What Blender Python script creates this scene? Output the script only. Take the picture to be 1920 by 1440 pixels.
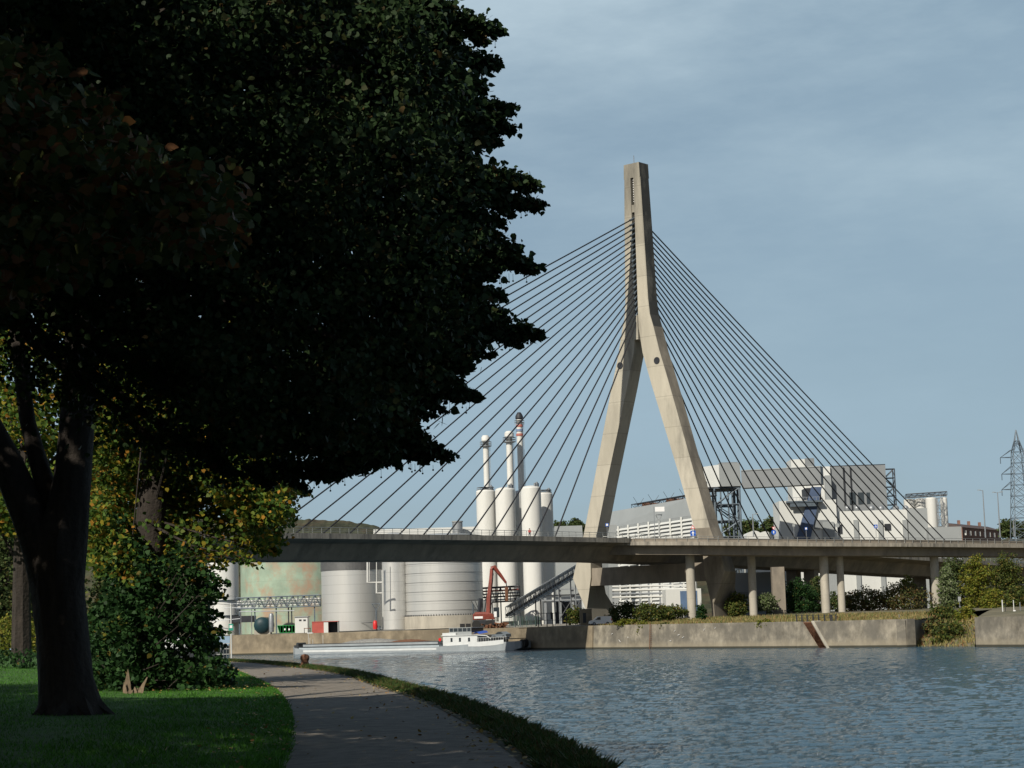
import bpy, math, random
import numpy as np
from mathutils import Vector, Matrix
from math import sin, cos, tan, pi, radians, atan
random.seed(7); RNG = np.random.default_rng(11)
for o in list(bpy.data.objects): bpy.data.objects.remove(o)
S = bpy.context.scene; COL = S.collection
# ------------------------------------------------------------------ camera
FPX = 3566.0; ROLL = radians(1.7); PIT = atan(452 * cos(ROLL) / FPX)
CAM = np.array([0, 0, 5.0])
_f = np.array([0, cos(PIT), sin(PIT)]); _r0 = np.array([1., 0, 0]); _u0 = np.array([0, -sin(PIT), cos(PIT)])
_r = _r0 * cos(ROLL) - _u0 * sin(ROLL); _u = _u0 * cos(ROLL) + _r0 * sin(ROLL)
cd = bpy.data.cameras.new('camera'); cam = bpy.data.objects.new('camera', cd); COL.objects.link(cam)
cd.lens = FPX / 1920 * 36; cd.sensor_width = 36; cd.clip_start = 0.5; cd.clip_end = 20000
M4 = Matrix.Identity(4)
for i in range(3):
    M4[i][0] = _r[i]; M4[i][1] = _u[i]; M4[i][2] = -_f[i]; M4[i][3] = CAM[i]
cam.matrix_world = M4
S.camera = cam
def ray(x, y): return _f + _r * (x - 960) / FPX - _u * (y - 720) / FPX
def at(x, y, Y):                      # photograph pixel -> point at depth Y (metres)
    d = ray(x, y); return CAM + d * Y / d[1]
def uz(x, y, z):                      # photograph pixel -> point at height z
    d = ray(x, y); return CAM + d * (z - 5) / d[2]
# ------------------------------------------------------------------ light
SUN_AZ = radians(211.5); SUN_EL = radians(37)
w = bpy.data.worlds.new('World'); S.world = w; w.use_nodes = True
nt = w.node_tree; N = nt.nodes; L = nt.links; N.clear()
out = N.new('ShaderNodeOutputWorld'); bg = N.new('ShaderNodeBackground'); bg.inputs[1].default_value = 0.062
sky = N.new('ShaderNodeTexSky'); sky.sky_type = 'NISHITA'; sky.sun_disc = False
sky.sun_elevation = SUN_EL; sky.sun_rotation = SUN_AZ; sky.altitude = 60; sky.air_density = 1.0; sky.dust_density = 1.2; sky.ozone_density = 1.6
tc = N.new('ShaderNodeTexCoord'); mp = N.new('ShaderNodeMapping'); mp.inputs['Scale'].default_value = (1.0, 1.0, 3.2); mp.inputs['Rotation'].default_value = (0.2, 0.5, 0.3)
n1 = N.new('ShaderNodeTexNoise'); n1.inputs['Scale'].default_value = 3.2; n1.inputs['Detail'].default_value = 7; n1.inputs['Roughness'].default_value = 0.62
cr = N.new('ShaderNodeMapRange'); cr.inputs[1].default_value = .35; cr.inputs[2].default_value = .68; cr.inputs[3].default_value = .66; cr.inputs[4].default_value = 1.0
# thin high haze and cloud veil over the lower half of the sky, clear deep blue overhead
sx = N.new('ShaderNodeSeparateXYZ'); el = N.new('ShaderNodeMapRange'); el.interpolation_type = 'SMOOTHSTEP'; el.inputs[1].default_value = .46; el.inputs[2].default_value = .75; el.inputs[3].default_value = 1.0; el.inputs[4].default_value = 0.12
fm = N.new('ShaderNodeMath'); fm.operation = 'MULTIPLY'
mx = N.new('ShaderNodeMixRGB'); hz = N.new('ShaderNodeMixRGB'); hz.inputs[1].default_value = (4.9, 6.85, 8.3, 1); hz.inputs[2].default_value = (7.0, 8.9, 10.2, 1)
L.new(tc.outputs['Generated'], mp.inputs[0]); L.new(mp.outputs[0], n1.inputs[0]); L.new(n1.outputs[0], cr.inputs[0])
hr = N.new('ShaderNodeMapRange'); hr.inputs[1].default_value = .42; hr.inputs[2].default_value = .72; sb = N.new('ShaderNodeMath'); sb.operation = 'MULTIPLY_ADD'; sb.inputs[1].default_value = -.55; sb.inputs[2].default_value = .09; L.new(sx.outputs[0], sb.inputs[0])
ad = N.new('ShaderNodeMath'); ad.operation = 'ADD'; L.new(n1.outputs[0], ad.inputs[0]); L.new(sb.outputs[0], ad.inputs[1]); L.new(ad.outputs[0], hr.inputs[0])
eh = N.new('ShaderNodeMapRange'); eh.inputs[1].default_value = .12; eh.inputs[2].default_value = .33; eh.inputs[3].default_value = .15; L.new(sx.outputs[2], eh.inputs[0])
hm = N.new('ShaderNodeMath'); hm.operation = 'MULTIPLY'; L.new(hr.outputs[0], hm.inputs[0]); L.new(eh.outputs[0], hm.inputs[1]); L.new(hm.outputs[0], hz.inputs[0])
ny = N.new('ShaderNodeMapRange'); ny.interpolation_type = 'SMOOTHSTEP'; ny.inputs[1].default_value = -.15; ny.inputs[2].default_value = .45; ny.inputs[3].default_value = .10; ny.inputs[4].default_value = 1.0   # the veil is kept north so the unseen southern sky adds less light
L.new(sx.outputs[1], ny.inputs[0]); nm_ = N.new('ShaderNodeMath'); nm_.operation = 'MULTIPLY'; L.new(ny.outputs[0], nm_.inputs[0]); L.new(el.outputs[0], nm_.inputs[1])
L.new(tc.outputs['Generated'], sx.inputs[0]); L.new(sx.outputs[2], el.inputs[0]); L.new(cr.outputs[0], fm.inputs[0]); L.new(nm_.outputs[0], fm.inputs[1])
L.new(fm.outputs[0], mx.inputs[0]); L.new(sky.outputs[0], mx.inputs[1]); L.new(hz.outputs[0], mx.inputs[2]); L.new(mx.outputs[0], bg.inputs[0]); L.new(bg.outputs[0], out.inputs[0])
sd = bpy.data.lights.new('sun', 'SUN'); sd.energy = 5.0; sd.angle = radians(0.5); sd.color = (1.0, 0.93, 0.80)
so = bpy.data.objects.new('sun', sd); COL.objects.link(so)
SUNV = Vector((sin(SUN_AZ) * cos(SUN_EL), cos(SUN_AZ) * cos(SUN_EL), sin(SUN_EL)))
so.rotation_euler = SUNV.to_track_quat('Z', 'Y').to_euler(); so.location = (-40, -60, 90)
S.view_settings.view_transform = 'Standard'; S.view_settings.look = 'None'; S.view_settings.exposure = 0.1; S.view_settings.gamma = 1
S.render.engine = 'CYCLES'
S.cycles.max_bounces = 5; S.cycles.diffuse_bounces = 2; S.cycles.transparent_max_bounces = 4; S.cycles.transmission_bounces = 2
# ------------------------------------------------------------------ materials
def newmat(name):
    m = bpy.data.materials.new(name); m.use_nodes = True
    b = m.node_tree.nodes['Principled BSDF']; return m, m.node_tree.nodes, m.node_tree.links, b
def mat(name, col, rough=0.7, metal=0.0, var=0.12, scale=0.6, col2=None, mix2=0.0, stretch=(1, 1, 1), bump=0.0, bscale=6, joints=None, ringz=None, seed=0, thr=0.55, spec=0.3):
    """noise-varied paint / concrete / metal; col2 = a second colour in patches (dirt, rust); joints = pour joints each n metres"""
    m, N, L, b = newmat(name); col = [c * .87 for c in col]; col2 = [c * .87 for c in col2] if col2 else None
    b.inputs['Roughness'].default_value = rough; b.inputs['Metallic'].default_value = metal; b.inputs['Specular IOR Level'].default_value = spec
    tc = N.new('ShaderNodeTexCoord'); mp = N.new('ShaderNodeMapping'); mp.inputs['Scale'].default_value = stretch
    mp.inputs['Location'].default_value = (seed * 13.1, seed * 7.7, seed * 3.3)
    L.new(tc.outputs['Object'], mp.inputs[0])
    n = N.new('ShaderNodeTexNoise'); n.inputs['Scale'].default_value = scale; n.inputs['Detail'].default_value = 8; n.inputs['Roughness'].default_value = 0.65
    L.new(mp.outputs[0], n.inputs[0])
    r = N.new('ShaderNodeValToRGB'); r.color_ramp.elements[0].position = 0.3; r.color_ramp.elements[1].position = 0.7
    r.color_ramp.elements[0].color = (*[c * (1 - var * 1.6) for c in col], 1); r.color_ramp.elements[1].color = (*[min(1, c * (1 + var)) for c in col], 1)
    L.new(n.outputs[0], r.inputs[0]); cur = r.outputs[0]
    if col2:
        n2 = N.new('ShaderNodeTexNoise'); n2.inputs['Scale'].default_value = scale * 0.55; n2.inputs['Detail'].default_value = 9; n2.inputs['Roughness'].default_value = 0.7
        mp2 = N.new('ShaderNodeMapping'); mp2.inputs['Scale'].default_value = stretch; mp2.inputs['Location'].default_value = (31 + seed, 17, 5)
        L.new(tc.outputs['Object'], mp2.inputs[0]); L.new(mp2.outputs[0], n2.inputs[0])
        r2 = N.new('ShaderNodeValToRGB'); r2.color_ramp.elements[0].position = thr - 0.05; r2.color_ramp.elements[1].position = thr + 0.1
        r2.color_ramp.elements[1].color = (mix2, mix2, mix2, 1)
        L.new(n2.outputs[0], r2.inputs[0]); x = N.new('ShaderNodeMixRGB'); x.inputs[2].default_value = (*col2, 1)
        L.new(r2.outputs[0], x.inputs[0]); L.new(cur, x.inputs[1]); cur = x.outputs[0]
    if joints:
        sp = N.new('ShaderNodeSeparateXYZ'); L.new(tc.outputs['Object'], sp.inputs[0])
        a = N.new('ShaderNodeMath'); a.operation = 'DIVIDE'; a.inputs[1].default_value = joints[0]; L.new(sp.outputs[2], a.inputs[0])
        f = N.new('ShaderNodeMath'); f.operation = 'FRACT'; L.new(a.outputs[0], f.inputs[0])
        l = N.new('ShaderNodeMath'); l.operation = 'LESS_THAN'; l.inputs[1].default_value = joints[1]; L.new(f.outputs[0], l.inputs[0])
        s = N.new('ShaderNodeMath'); s.operation = 'MULTIPLY'; s.inputs[1].default_value = joints[2]; L.new(l.outputs[0], s.inputs[0])
        x = N.new('ShaderNodeMixRGB'); x.inputs[2].default_value = (col[0] * .35, col[1] * .35, col[2] * .35, 1)
        L.new(s.outputs[0], x.inputs[0]); L.new(cur, x.inputs[1]); cur = x.outputs[0]
    L.new(cur, b.inputs['Base Color'])
    if bump:
        nb = N.new('ShaderNodeTexNoise'); nb.inputs['Scale'].default_value = bscale; nb.inputs['Detail'].default_value = 6
        L.new(tc.outputs['Object'], nb.inputs[0]); bp = N.new('ShaderNodeBump'); bp.inputs['Strength'].default_value = bump; bp.inputs['Distance'].default_value = 0.05
        L.new(nb.outputs[0], bp.inputs['Height']); L.new(bp.outputs[0], b.inputs['Normal'])
    return m
def leafmat(name, cols, trans=0.35, rough=0.55):
    m, N, L, b = newmat(name)
    g = N.new('ShaderNodeNewGeometry'); r = N.new('ShaderNodeValToRGB'); r.color_ramp.interpolation = 'CONSTANT'
    e = r.color_ramp.elements; tot = sum(c[1] for c in cols); p = 0
    for i, (c, wgt) in enumerate(cols):
        if i == 0: e[0].position = 0; e[0].color = (*c, 1)
        elif i == 1: e[1].position = p; e[1].color = (*c, 1)
        else:
            q = e.new(p); q.color = (*c, 1)
        p += wgt / tot
    L.new(g.outputs['Random Per Island'], r.inputs[0])
    tc = N.new('ShaderNodeTexCoord'); n = N.new('ShaderNodeTexNoise'); n.inputs['Scale'].default_value = 0.8; n.inputs['Detail'].default_value = 3
    L.new(tc.outputs['Object'], n.inputs[0])
    hs = N.new('ShaderNodeHueSaturation'); ml = N.new('ShaderNodeMapRange'); ml.inputs[1].default_value = .3; ml.inputs[2].default_value = .7; ml.inputs[3].default_value = .7; ml.inputs[4].default_value = 1.3
    L.new(n.outputs[0], ml.inputs[0]); L.new(ml.outputs[0], hs.inputs['Value']); L.new(r.outputs[0], hs.inputs['Color'])
    L.new(hs.outputs[0], b.inputs['Base Color']); b.inputs['Roughness'].default_value = rough; b.inputs['Specular IOR Level'].default_value = 0.12
    t = N.new('ShaderNodeBsdfTranslucent'); L.new(hs.outputs[0], t.inputs[0])
    ms = N.new('ShaderNodeMixShader'); ms.inputs[0].default_value = trans
    L.new(b.outputs[0], ms.inputs[1]); L.new(t.outputs[0], ms.inputs[2]); L.new(ms.outputs[0], N['Material Output'].inputs[0])
    return m
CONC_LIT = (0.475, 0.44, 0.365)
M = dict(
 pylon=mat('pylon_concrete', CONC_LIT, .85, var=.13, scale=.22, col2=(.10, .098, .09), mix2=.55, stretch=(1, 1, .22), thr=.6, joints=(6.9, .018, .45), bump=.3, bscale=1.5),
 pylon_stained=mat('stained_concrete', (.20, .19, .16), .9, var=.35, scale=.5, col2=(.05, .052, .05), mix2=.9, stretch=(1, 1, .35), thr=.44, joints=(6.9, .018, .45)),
 pylon_shaded=mat('shaded_concrete', (.30, .265, .21), .9, var=.25, scale=.3, col2=(.14, .125, .105), mix2=.7, stretch=(1, 1, .3), thr=.5, joints=(6.9, .018, .45)),  # darker concrete with shade painted in, for the near leg's lower faces
 deck=mat('deck_concrete', (.27, .235, .19), .85, var=.16, scale=.35, col2=(.09, .085, .08), mix2=.5, stretch=(1, 1, .5), bump=.2),
 fascia=mat('fascia_concrete', (.33, .30, .25), .85, var=.25, scale=1.2, col2=(.08, .078, .075), mix2=.8, stretch=(1, 1, .15), thr=.55, bump=.3),
 pier=mat('pier_concrete', (.42, .39, .33), .85, var=.12, scale=.7, col2=(.2, .19, .17), mix2=.4, stretch=(1, 1, .3), joints=(3.1, .02, .3)),
 quay=mat('quay_concrete', (.26, .215, .15), .9, var=.3, scale=.35, col2=(.15, .125, .09), mix2=.75, stretch=(1, 1, .8), thr=.5, bump=.6, bscale=1.2),
 quayold=mat('quay_grey_concrete', (.30, .27, .215), .9, var=.4, scale=.4, col2=(.14, .13, .11), mix2=.8, stretch=(1, 1, .9), thr=.47, bump=.6, bscale=1.5, seed=3),
 cable=mat('cable_black', (.018, .018, .022), .5, var=.05),
 rail=mat('galvanised_rail', (.30, .31, .30), .45, .6, var=.1),
 steel=mat('galvanised_steel', (.32, .34, .36), .5, .5, var=.15, scale=1),
 dark=mat('dark_steel', (.035, .038, .045), .55, .2, var=.2, scale=1),
 bluegrey=mat('bluegrey_steel', (.11, .14, .17), .55, .2, var=.2, scale=1),
 tank=mat('stainless_tank', (.62, .62, .60), .38, .45, var=.07, scale=.12, col2=(.36, .36, .35), mix2=.5, stretch=(1, 1, .1), joints=(2.25, .028, .55)),
 tankring=mat('stainless_ring', (.16, .16, .16), .5, .5),
 white=mat('white_paint', (.68, .68, .65), .5, var=.06, scale=.2, col2=(.42, .41, .37), mix2=.35, stretch=(1, 1, .12), thr=.58),
 white2=mat('white_cladding', (.62, .63, .61), .55, var=.05, scale=.08, stretch=(1, 1, .2)),
 grey=mat('grey_cladding', (.21, .225, .235), .55, var=.08, scale=.1),
 grey2=mat('mid_grey_cladding', (.30, .32, .325), .55, var=.06, scale=.1),
 greenrust=mat('green_rust_tank', (.31, .40, .31), .75, var=.15, scale=.25, col2=(.40, .24, .16), mix2=.8, stretch=(1, 1, .9), thr=.54, joints=(4.6, .012, .4)),
 red=mat('red_paint', (.22, .05, .035), .5, var=.3, scale=1.5, col2=(.12, .05, .03), mix2=.5),
 redshed=mat('red_shed', (.42, .09, .07), .6, var=.15),
 green=mat('green_skip', (.02, .30, .07), .5, var=.15, col2=(.05, .1, .03), mix2=.4),
 rust=mat('rust', (.17, .08, .045), .8, var=.3, scale=4, bump=.4, bscale=20),
 glass=mat('dark_glass', (.03, .04, .05), .1, var=.05, spec=.6),
 blue=mat('sign_blue', (.02, .10, .45), .4, var=.03), signw=mat('sign_white', (.8, .8, .8), .4, var=.02), signr=mat('sign_red', (.6, .03, .03), .4, var=.02),
 black=mat('black_rubber', (.02, .02, .02), .7, var=.1), skin=mat('skin', (.5, .3, .22), .6, var=.03), redcloth=mat('red_cloth', (.6, .04, .05), .8, var=.1),
 darkcloth=mat('dark_cloth', (.03, .03, .05), .8, var=.1),
 carwhite=mat('van_paint', (.72, .73, .74), .3, var=.02, spec=.5), cargrey=mat('car_paint', (.22, .25, .28), .3, .4, var=.03, spec=.5),
 hull=mat('hull_grey', (.30, .33, .35), .5, var=.12, scale=.4, stretch=(1, 1, .3)), hullw=mat('hull_white', (.62, .64, .64), .45, var=.06), hulldk=mat('hull_dark', (.04, .045, .05), .5, var=.1),
 brick=mat('red_brick', (.23, .13, .10), .85, var=.2, scale=.8), rooft=mat('roof_tiles', (.10, .075, .07), .85, var=.15),
 fencegreen=mat('fence_green', (.07, .13, .11), .6, var=.1), hatchblue=mat('pale_blue_hatch', (.38, .43, .46), .5, var=.08), bandred=mat('faded_red_band', (.45, .16, .13), .6, var=.1), bandblue=mat('faded_blue_band', (.20, .27, .42), .6, var=.1),
 bluecanvas=mat('blue_canvas', (.05, .12, .5), .7, var=.1),
 asphalt=mat('path_asphalt', (.245, .215, .18), .92, var=.22, scale=3.0, col2=(.15, .13, .105), mix2=.5, bump=.5, bscale=60),
 coping=mat('coping_stone', (.065, .06, .045), .95, var=.35, scale=3.0, col2=(.03, .035, .018), mix2=.8, bump=.8, bscale=9),
 bark=mat('bark', (.038, .031, .026), .95, var=.35, scale=5, stretch=(1, 1, .2), bump=1.0, bscale=9),
 wood=mat('torn_wood', (.22, .165, .11), .9, var=.3, scale=9, stretch=(1, 1, .2), bump=.6),
 soil=mat('far_ground', (.16, .14, .09), .95, var=.3, scale=.12, col2=(.08, .10, .035), mix2=.7, bump=.4, bscale=2),
 apron=mat('quay_apron', (.30, .28, .24), .92, var=.2, scale=.15, col2=(.2, .18, .15), mix2=.6),
 hill=mat('wooded_hill', (.05, .055, .03), .95, var=.6, scale=.06, col2=(.085, .06, .035), mix2=.7, bump=1, bscale=.08),
)
def tide(m, zt_, col):
    N = m.node_tree.nodes; L = m.node_tree.links; b = N['Principled BSDF']; src = b.inputs['Base Color'].links[0].from_socket
    tc = N.new('ShaderNodeTexCoord'); sp = N.new('ShaderNodeSeparateXYZ'); L.new(tc.outputs['Object'], sp.inputs[0]); n = N.new('ShaderNodeTexNoise'); n.inputs['Scale'].default_value = .8; n.inputs['Detail'].default_value = 6; L.new(tc.outputs['Object'], n.inputs[0])
    a = N.new('ShaderNodeMath'); a.operation = 'MULTIPLY_ADD'; a.inputs[1].default_value = -1.6; L.new(n.outputs[0], a.inputs[0]); L.new(sp.outputs[2], a.inputs[2])
    mr = N.new('ShaderNodeMapRange'); mr.inputs[1].default_value = zt_ - .8 - .5; mr.inputs[2].default_value = zt_ - .8 + .35; mr.inputs[3].default_value = .5; mr.inputs[4].default_value = 0; L.new(a.outputs[0], mr.inputs[0])
    x = N.new('ShaderNodeMixRGB'); x.inputs[2].default_value = (*col, 1); L.new(mr.outputs[0], x.inputs[0]); L.new(src, x.inputs[1]); wl = N.new('ShaderNodeMapRange'); wl.inputs[1].default_value = -.02; wl.inputs[2].default_value = .10; wl.inputs[3].default_value = .88; wl.inputs[4].default_value = 0; L.new(sp.outputs[2], wl.inputs[0])
    y = N.new('ShaderNodeMixRGB'); y.inputs[2].default_value = (.022, .024, .018, 1); L.new(wl.outputs[0], y.inputs[0]); L.new(x.outputs[0], y.inputs[1]); L.new(y.outputs[0], b.inputs['Base Color'])
tide(M['quay'], .9, (.26, .21, .14)); tide(M['quayold'], .9, (.29, .25, .18))
def pylon_pours(m):
    N = m.node_tree.nodes; L = m.node_tree.links; b = N['Principled BSDF']; src = b.inputs['Base Color'].links[0].from_socket
    tc = N.new('ShaderNodeTexCoord'); sp = N.new('ShaderNodeSeparateXYZ'); L.new(tc.outputs['Object'], sp.inputs[0]); mr = N.new('ShaderNodeMapRange'); mr.inputs[1].default_value = 0; mr.inputs[2].default_value = 104
    L.new(sp.outputs[2], mr.inputs[0]); r = N.new('ShaderNodeValToRGB'); r.color_ramp.interpolation = 'CONSTANT'; e = r.color_ramp.elements; e[0].color = (.94, .94, .94, 1); e[1].position = .20; e[1].color = (1, 1, 1, 1)
    for p, c in ((.33, .93), (.46, 1.0), (.53, .95), (.66, .98), (.73, .9), (.798, .74), (.865, .66), (.93, .60)): q = e.new(p); q.color = (c, c, c * .99, 1)
    L.new(mr.outputs[0], r.inputs[0]); x = N.new('ShaderNodeMixRGB'); x.blend_type = 'MULTIPLY'; x.inputs[0].default_value = 1; L.new(src, x.inputs[1]); L.new(r.outputs[0], x.inputs[2]); L.new(x.outputs[0], b.inputs['Base Color'])
pylon_pours(M['pylon'])
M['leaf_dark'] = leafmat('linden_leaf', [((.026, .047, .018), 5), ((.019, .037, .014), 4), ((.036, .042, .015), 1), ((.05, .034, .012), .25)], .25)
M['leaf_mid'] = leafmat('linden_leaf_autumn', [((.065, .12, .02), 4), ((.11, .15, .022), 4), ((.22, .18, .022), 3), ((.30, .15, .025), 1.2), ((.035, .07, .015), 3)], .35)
M['leaf_shrub'] = leafmat('sucker_leaf', [((.024, .060, .018), 4), ((.034, .080, .022), 3), ((.014, .036, .011), 4), ((.11, .09, .02), .3)], .3)
M['leaf_bush'] = leafmat('bush_leaf', [((.06, .085, .02), 3), ((.09, .11, .025), 3), ((.14, .11, .03), 1.5), ((.035, .05, .016), 2)], .3)
M['leaf_red'] = leafmat('autumn_hedge_leaf', [((.10, .085, .035), 3), ((.13, .08, .035), 2), ((.07, .09, .03), 4), ((.15, .13, .04), 1)], .3)
M['leaf_yellow'] = leafmat('yellow_bush_leaf', [((.16, .17, .025), 3), ((.10, .13, .02), 3), ((.20, .17, .03), 2)], .35)
M['leaf_willow'] = leafmat('silver_bush_leaf', [((.16, .19, .10), 3), ((.10, .14, .05), 3), ((.22, .24, .15), 1)], .3)
M['leaf_far'] = leafmat('far_tree_leaf', [((.05, .075, .025), 3), ((.065, .09, .03), 3), ((.09, .085, .03), 1)], .2)
M['leaf_litter'] = leafmat('fallen_leaf', [((.36, .26, .08), 3), ((.25, .14, .05), 3), ((.42, .34, .14), 1)], .1)
M['grass'] = leafmat('lawn_blade', [((.055, .17, .018), 4), ((.08, .21, .025), 3), ((.04, .11, .015), 2)], .35)
M['drygrass'] = leafmat('dry_grass_blade', [((.26, .21, .09), 4), ((.18, .16, .06), 3), ((.10, .13, .04), 2), ((.22, .11, .05), 1)], .2)
def lawnmat():
    m = mat('lawn_ground', (.045, .115, .018), .95, var=.25, scale=1.5, col2=(.09, .08, .03), mix2=.35, thr=.62, bump=.6, bscale=25); return m
M['lawn'] = lawnmat()
M['vergesoil'] = mat('verge_soil', (.05, .055, .025), .95, var=.4, scale=4, col2=(.09, .07, .04), mix2=.6, bump=.6, bscale=20)
M['weed'] = leafmat('verge_weed', [((.035, .07, .016), 4), ((.05, .09, .02), 3), ((.09, .08, .03), 2), ((.12, .08, .03), 1)], .25)
def watermat():
    m, N, L, b = newmat('canal_water')
    b.inputs['Base Color'].default_value = (.028, .072, .108, 1); b.inputs['Roughness'].default_value = .035; b.inputs['IOR'].default_value = 1.33; b.inputs['Specular IOR Level'].default_value = .5
    tc = N.new('ShaderNodeTexCoord'); acc = None
    for sc, det, dist, strg, st in ((3.0, 4, .08, 1.0, (1, .8, 1)), (9.0, 5, .06, 1.0, (1, .9, 1))):
        mp = N.new('ShaderNodeMapping'); mp.inputs['Scale'].default_value = st; mp.inputs['Rotation'].default_value = (0, 0, .5)
        n = N.new('ShaderNodeTexNoise'); n.inputs['Scale'].default_value = sc; n.inputs['Detail'].default_value = det; n.inputs['Roughness'].default_value = .6
        bp = N.new('ShaderNodeBump'); bp.inputs['Strength'].default_value = strg; bp.inputs['Distance'].default_value = dist * 3
        L.new(tc.outputs['Object'], mp.inputs[0]); L.new(mp.outputs[0], n.inputs[0]); L.new(n.outputs[0], bp.inputs['Height'])
        if acc: L.new(acc, bp.inputs['Normal'])
        acc = bp.outputs[0]
    L.new(acc, b.inputs['Normal']); return m
M['water'] = watermat()
# ------------------------------------------------------------------ object helpers
def abs_loc(o):
    v = Vector((0, 0, 0))
    while o: v = v + o.location; o = o.parent
    return v
def tag(o, label=None, cat=None, group=None, kind=None):
    if label: o['label'] = label
    if cat: o['category'] = cat
    if group: o['group'] = group
    if kind: o['kind'] = kind
    return o
def thing(name, loc, label, cat, group=None, rz=0):
    o = bpy.data.objects.new(name, None); COL.objects.link(o); o.location = Vector([float(c) for c in loc]); o.rotation_euler.z = rz
    o.empty_display_size = .5
    return tag(o, label, cat, group)
def link_mesh(name, me, m, parent=None, origin=None):
    me.materials.append(m); o = bpy.data.objects.new(name, me); COL.objects.link(o)
    if parent: o.parent = parent
    elif origin is not None: o.location = Vector([float(c) for c in origin])
    return o
class MB:
    def __init__(s): s.v = []; s.f = []
    def add(s, vs, fs):
        n = len(s.v); s.v += [tuple(float(c) for c in q) for q in vs]; s.f += [tuple(i + n for i in f) for f in fs]; return s
    def box(s, a, b):
        x0, y0, z0 = a; x1, y1, z1 = b
        return s.add([(x0, y0, z0), (x1, y0, z0), (x1, y1, z0), (x0, y1, z0), (x0, y0, z1), (x1, y0, z1), (x1, y1, z1), (x0, y1, z1)],
                     [(3, 2, 1, 0), (4, 5, 6, 7), (0, 1, 5, 4), (1, 2, 6, 5), (2, 3, 7, 6), (3, 0, 4, 7)])
    def prism(s, poly, z0, z1):          # poly: xy list
        n = len(poly)
        return s.add([(p[0], p[1], z0) for p in poly] + [(p[0], p[1], z1) for p in poly],
                     [tuple(range(n))[::-1], tuple(range(n, 2 * n))] + [(i, (i + 1) % n, n + (i + 1) % n, n + i) for i in range(n)])
    def loft(s, rings, cap=True, closed=True):
        n = len(rings[0]); vs = [p for r in rings for p in r]; fs = []
        for k in range(len(rings) - 1):
            for i in range(n if closed else n - 1):
                j = (i + 1) % n; fs.append((k * n + i, k * n + j, (k + 1) * n + j, (k + 1) * n + i))
        if cap: fs += [tuple(range(n))[::-1], tuple(range((len(rings) - 1) * n, len(rings) * n))]
        return s.add(vs, fs)
    def cyl(s, c, r, z0, z1, n=32, r2=None):
        r2 = r if r2 is None else r2
        return s.loft([[(c[0] + r * cos(2 * pi * i / n), c[1] + r * sin(2 * pi * i / n), z0) for i in range(n)], [(c[0] + r2 * cos(2 * pi * i / n), c[1] + r2 * sin(2 * pi * i / n), z1) for i in range(n)]])
    def lathe(s, c, prof, n=24):
        return s.loft([[(c[0] + r * cos(2 * pi * i / n), c[1] + r * sin(2 * pi * i / n), z) for i in range(n)] for r, z in prof])
    def tube(s, pts, rad, n=6):
        pts = [Vector([float(c) for c in p]) for p in pts]; rings = []
        if not hasattr(rad, '__len__'): rad = [rad] * len(pts)
        for i, p in enumerate(pts):
            d = (pts[min(i + 1, len(pts) - 1)] - pts[max(i - 1, 0)]).normalized()
            a = d.cross(Vector((0, 0, 1))) if abs(d.z) < .95 else d.cross(Vector((1, 0, 0))); a.normalize(); b = d.cross(a)
            rings.append([p + a * (rad[i] * cos(2 * pi * k / n + .4)) + b * (rad[i] * sin(2 * pi * k / n + .4)) for k in range(n)])
        return s.loft(rings)
    def ball(s, c, r, n=10, sz=1):
        return s.lathe(c, [(max(.001, r * sin(pi * k / n)), c[2] - r * sz * cos(pi * k / n)) for k in range(n + 1)], n * 2)
    def build(s, name, m, parent=None, smooth=False, origin=None, bevel=0):
        off = abs_loc(parent) if parent else Vector(origin) if origin is not None else None
        if off is None:
            a = np.array(s.v); off = Vector((float(a[:, 0].mean()), float(a[:, 1].mean()), float(a[:, 2].min())))
        vs = [(x - off.x, y - off.y, z - off.z) for x, y, z in s.v]
        me = bpy.data.meshes.new(name); me.from_pydata(vs, [], s.f); me.update()
        if smooth:
            me.polygons.foreach_set('use_smooth', [True] * len(me.polygons))
            try: me.set_sharp_from_angle(angle=radians(38))
            except Exception: pass
        o = link_mesh(name, me, m, parent, None if parent else off)
        if bevel:
            bv = o.modifiers.new('b', 'BEVEL'); bv.width = bevel; bv.segments = 2; bv.limit_method = 'ANGLE'
        return o
def mb(fn=None):
    return MB()
def poly_arrays(name, V, k, m, parent=None, origin=(0, 0, 0)):
    """V: (n*k,3) vertices, each k consecutive verts form a polygon"""
    off = abs_loc(parent) if parent else Vector(origin)
    V = V - np.array(off)[None]
    n = len(V) // k; me = bpy.data.meshes.new(name)
    me.vertices.add(len(V)); me.vertices.foreach_set('co', V.astype(np.float32).ravel())
    me.loops.add(len(V)); me.loops.foreach_set('vertex_index', np.arange(len(V), dtype=np.int32))
    me.polygons.add(n); me.polygons.foreach_set('loop_start', np.arange(0, len(V), k, dtype=np.int32)); me.polygons.foreach_set('loop_total', np.full(n, k, dtype=np.int32))
    me.update(calc_edges=True); me.validate()
    return link_mesh(name, me, m, parent, None if parent else off)
LEAF = np.array([(0, 0), (.40, .18), (.42, .52), (0, 1.05), (-.42, .52), (-.40, .18)])
def leaves(C, size, droop=.5, rng=RNG, shape=LEAF, clear=None):
    size = np.asarray(size) * np.ones(len(C))
    if clear is not None: m = ~clear(C); C = C[m]; size = size[m]
    n = len(C)
    a = rng.normal(size=(n, 3)); a[:, 2] *= .45; a[:, 2] -= droop; a /= np.linalg.norm(a, axis=1)[:, None]      # leaf axis hangs
    t = rng.normal(size=(n, 3)); b = np.cross(a, t); b /= np.linalg.norm(b, axis=1)[:, None]
    k = len(shape)
    V = C[:, None, :] + (a[:, None, :] * shape[None, :, 1:2] + b[:, None, :] * shape[None, :, 0:1]) * size[:, None, None]
    return V.reshape(-1, 3)
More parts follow.
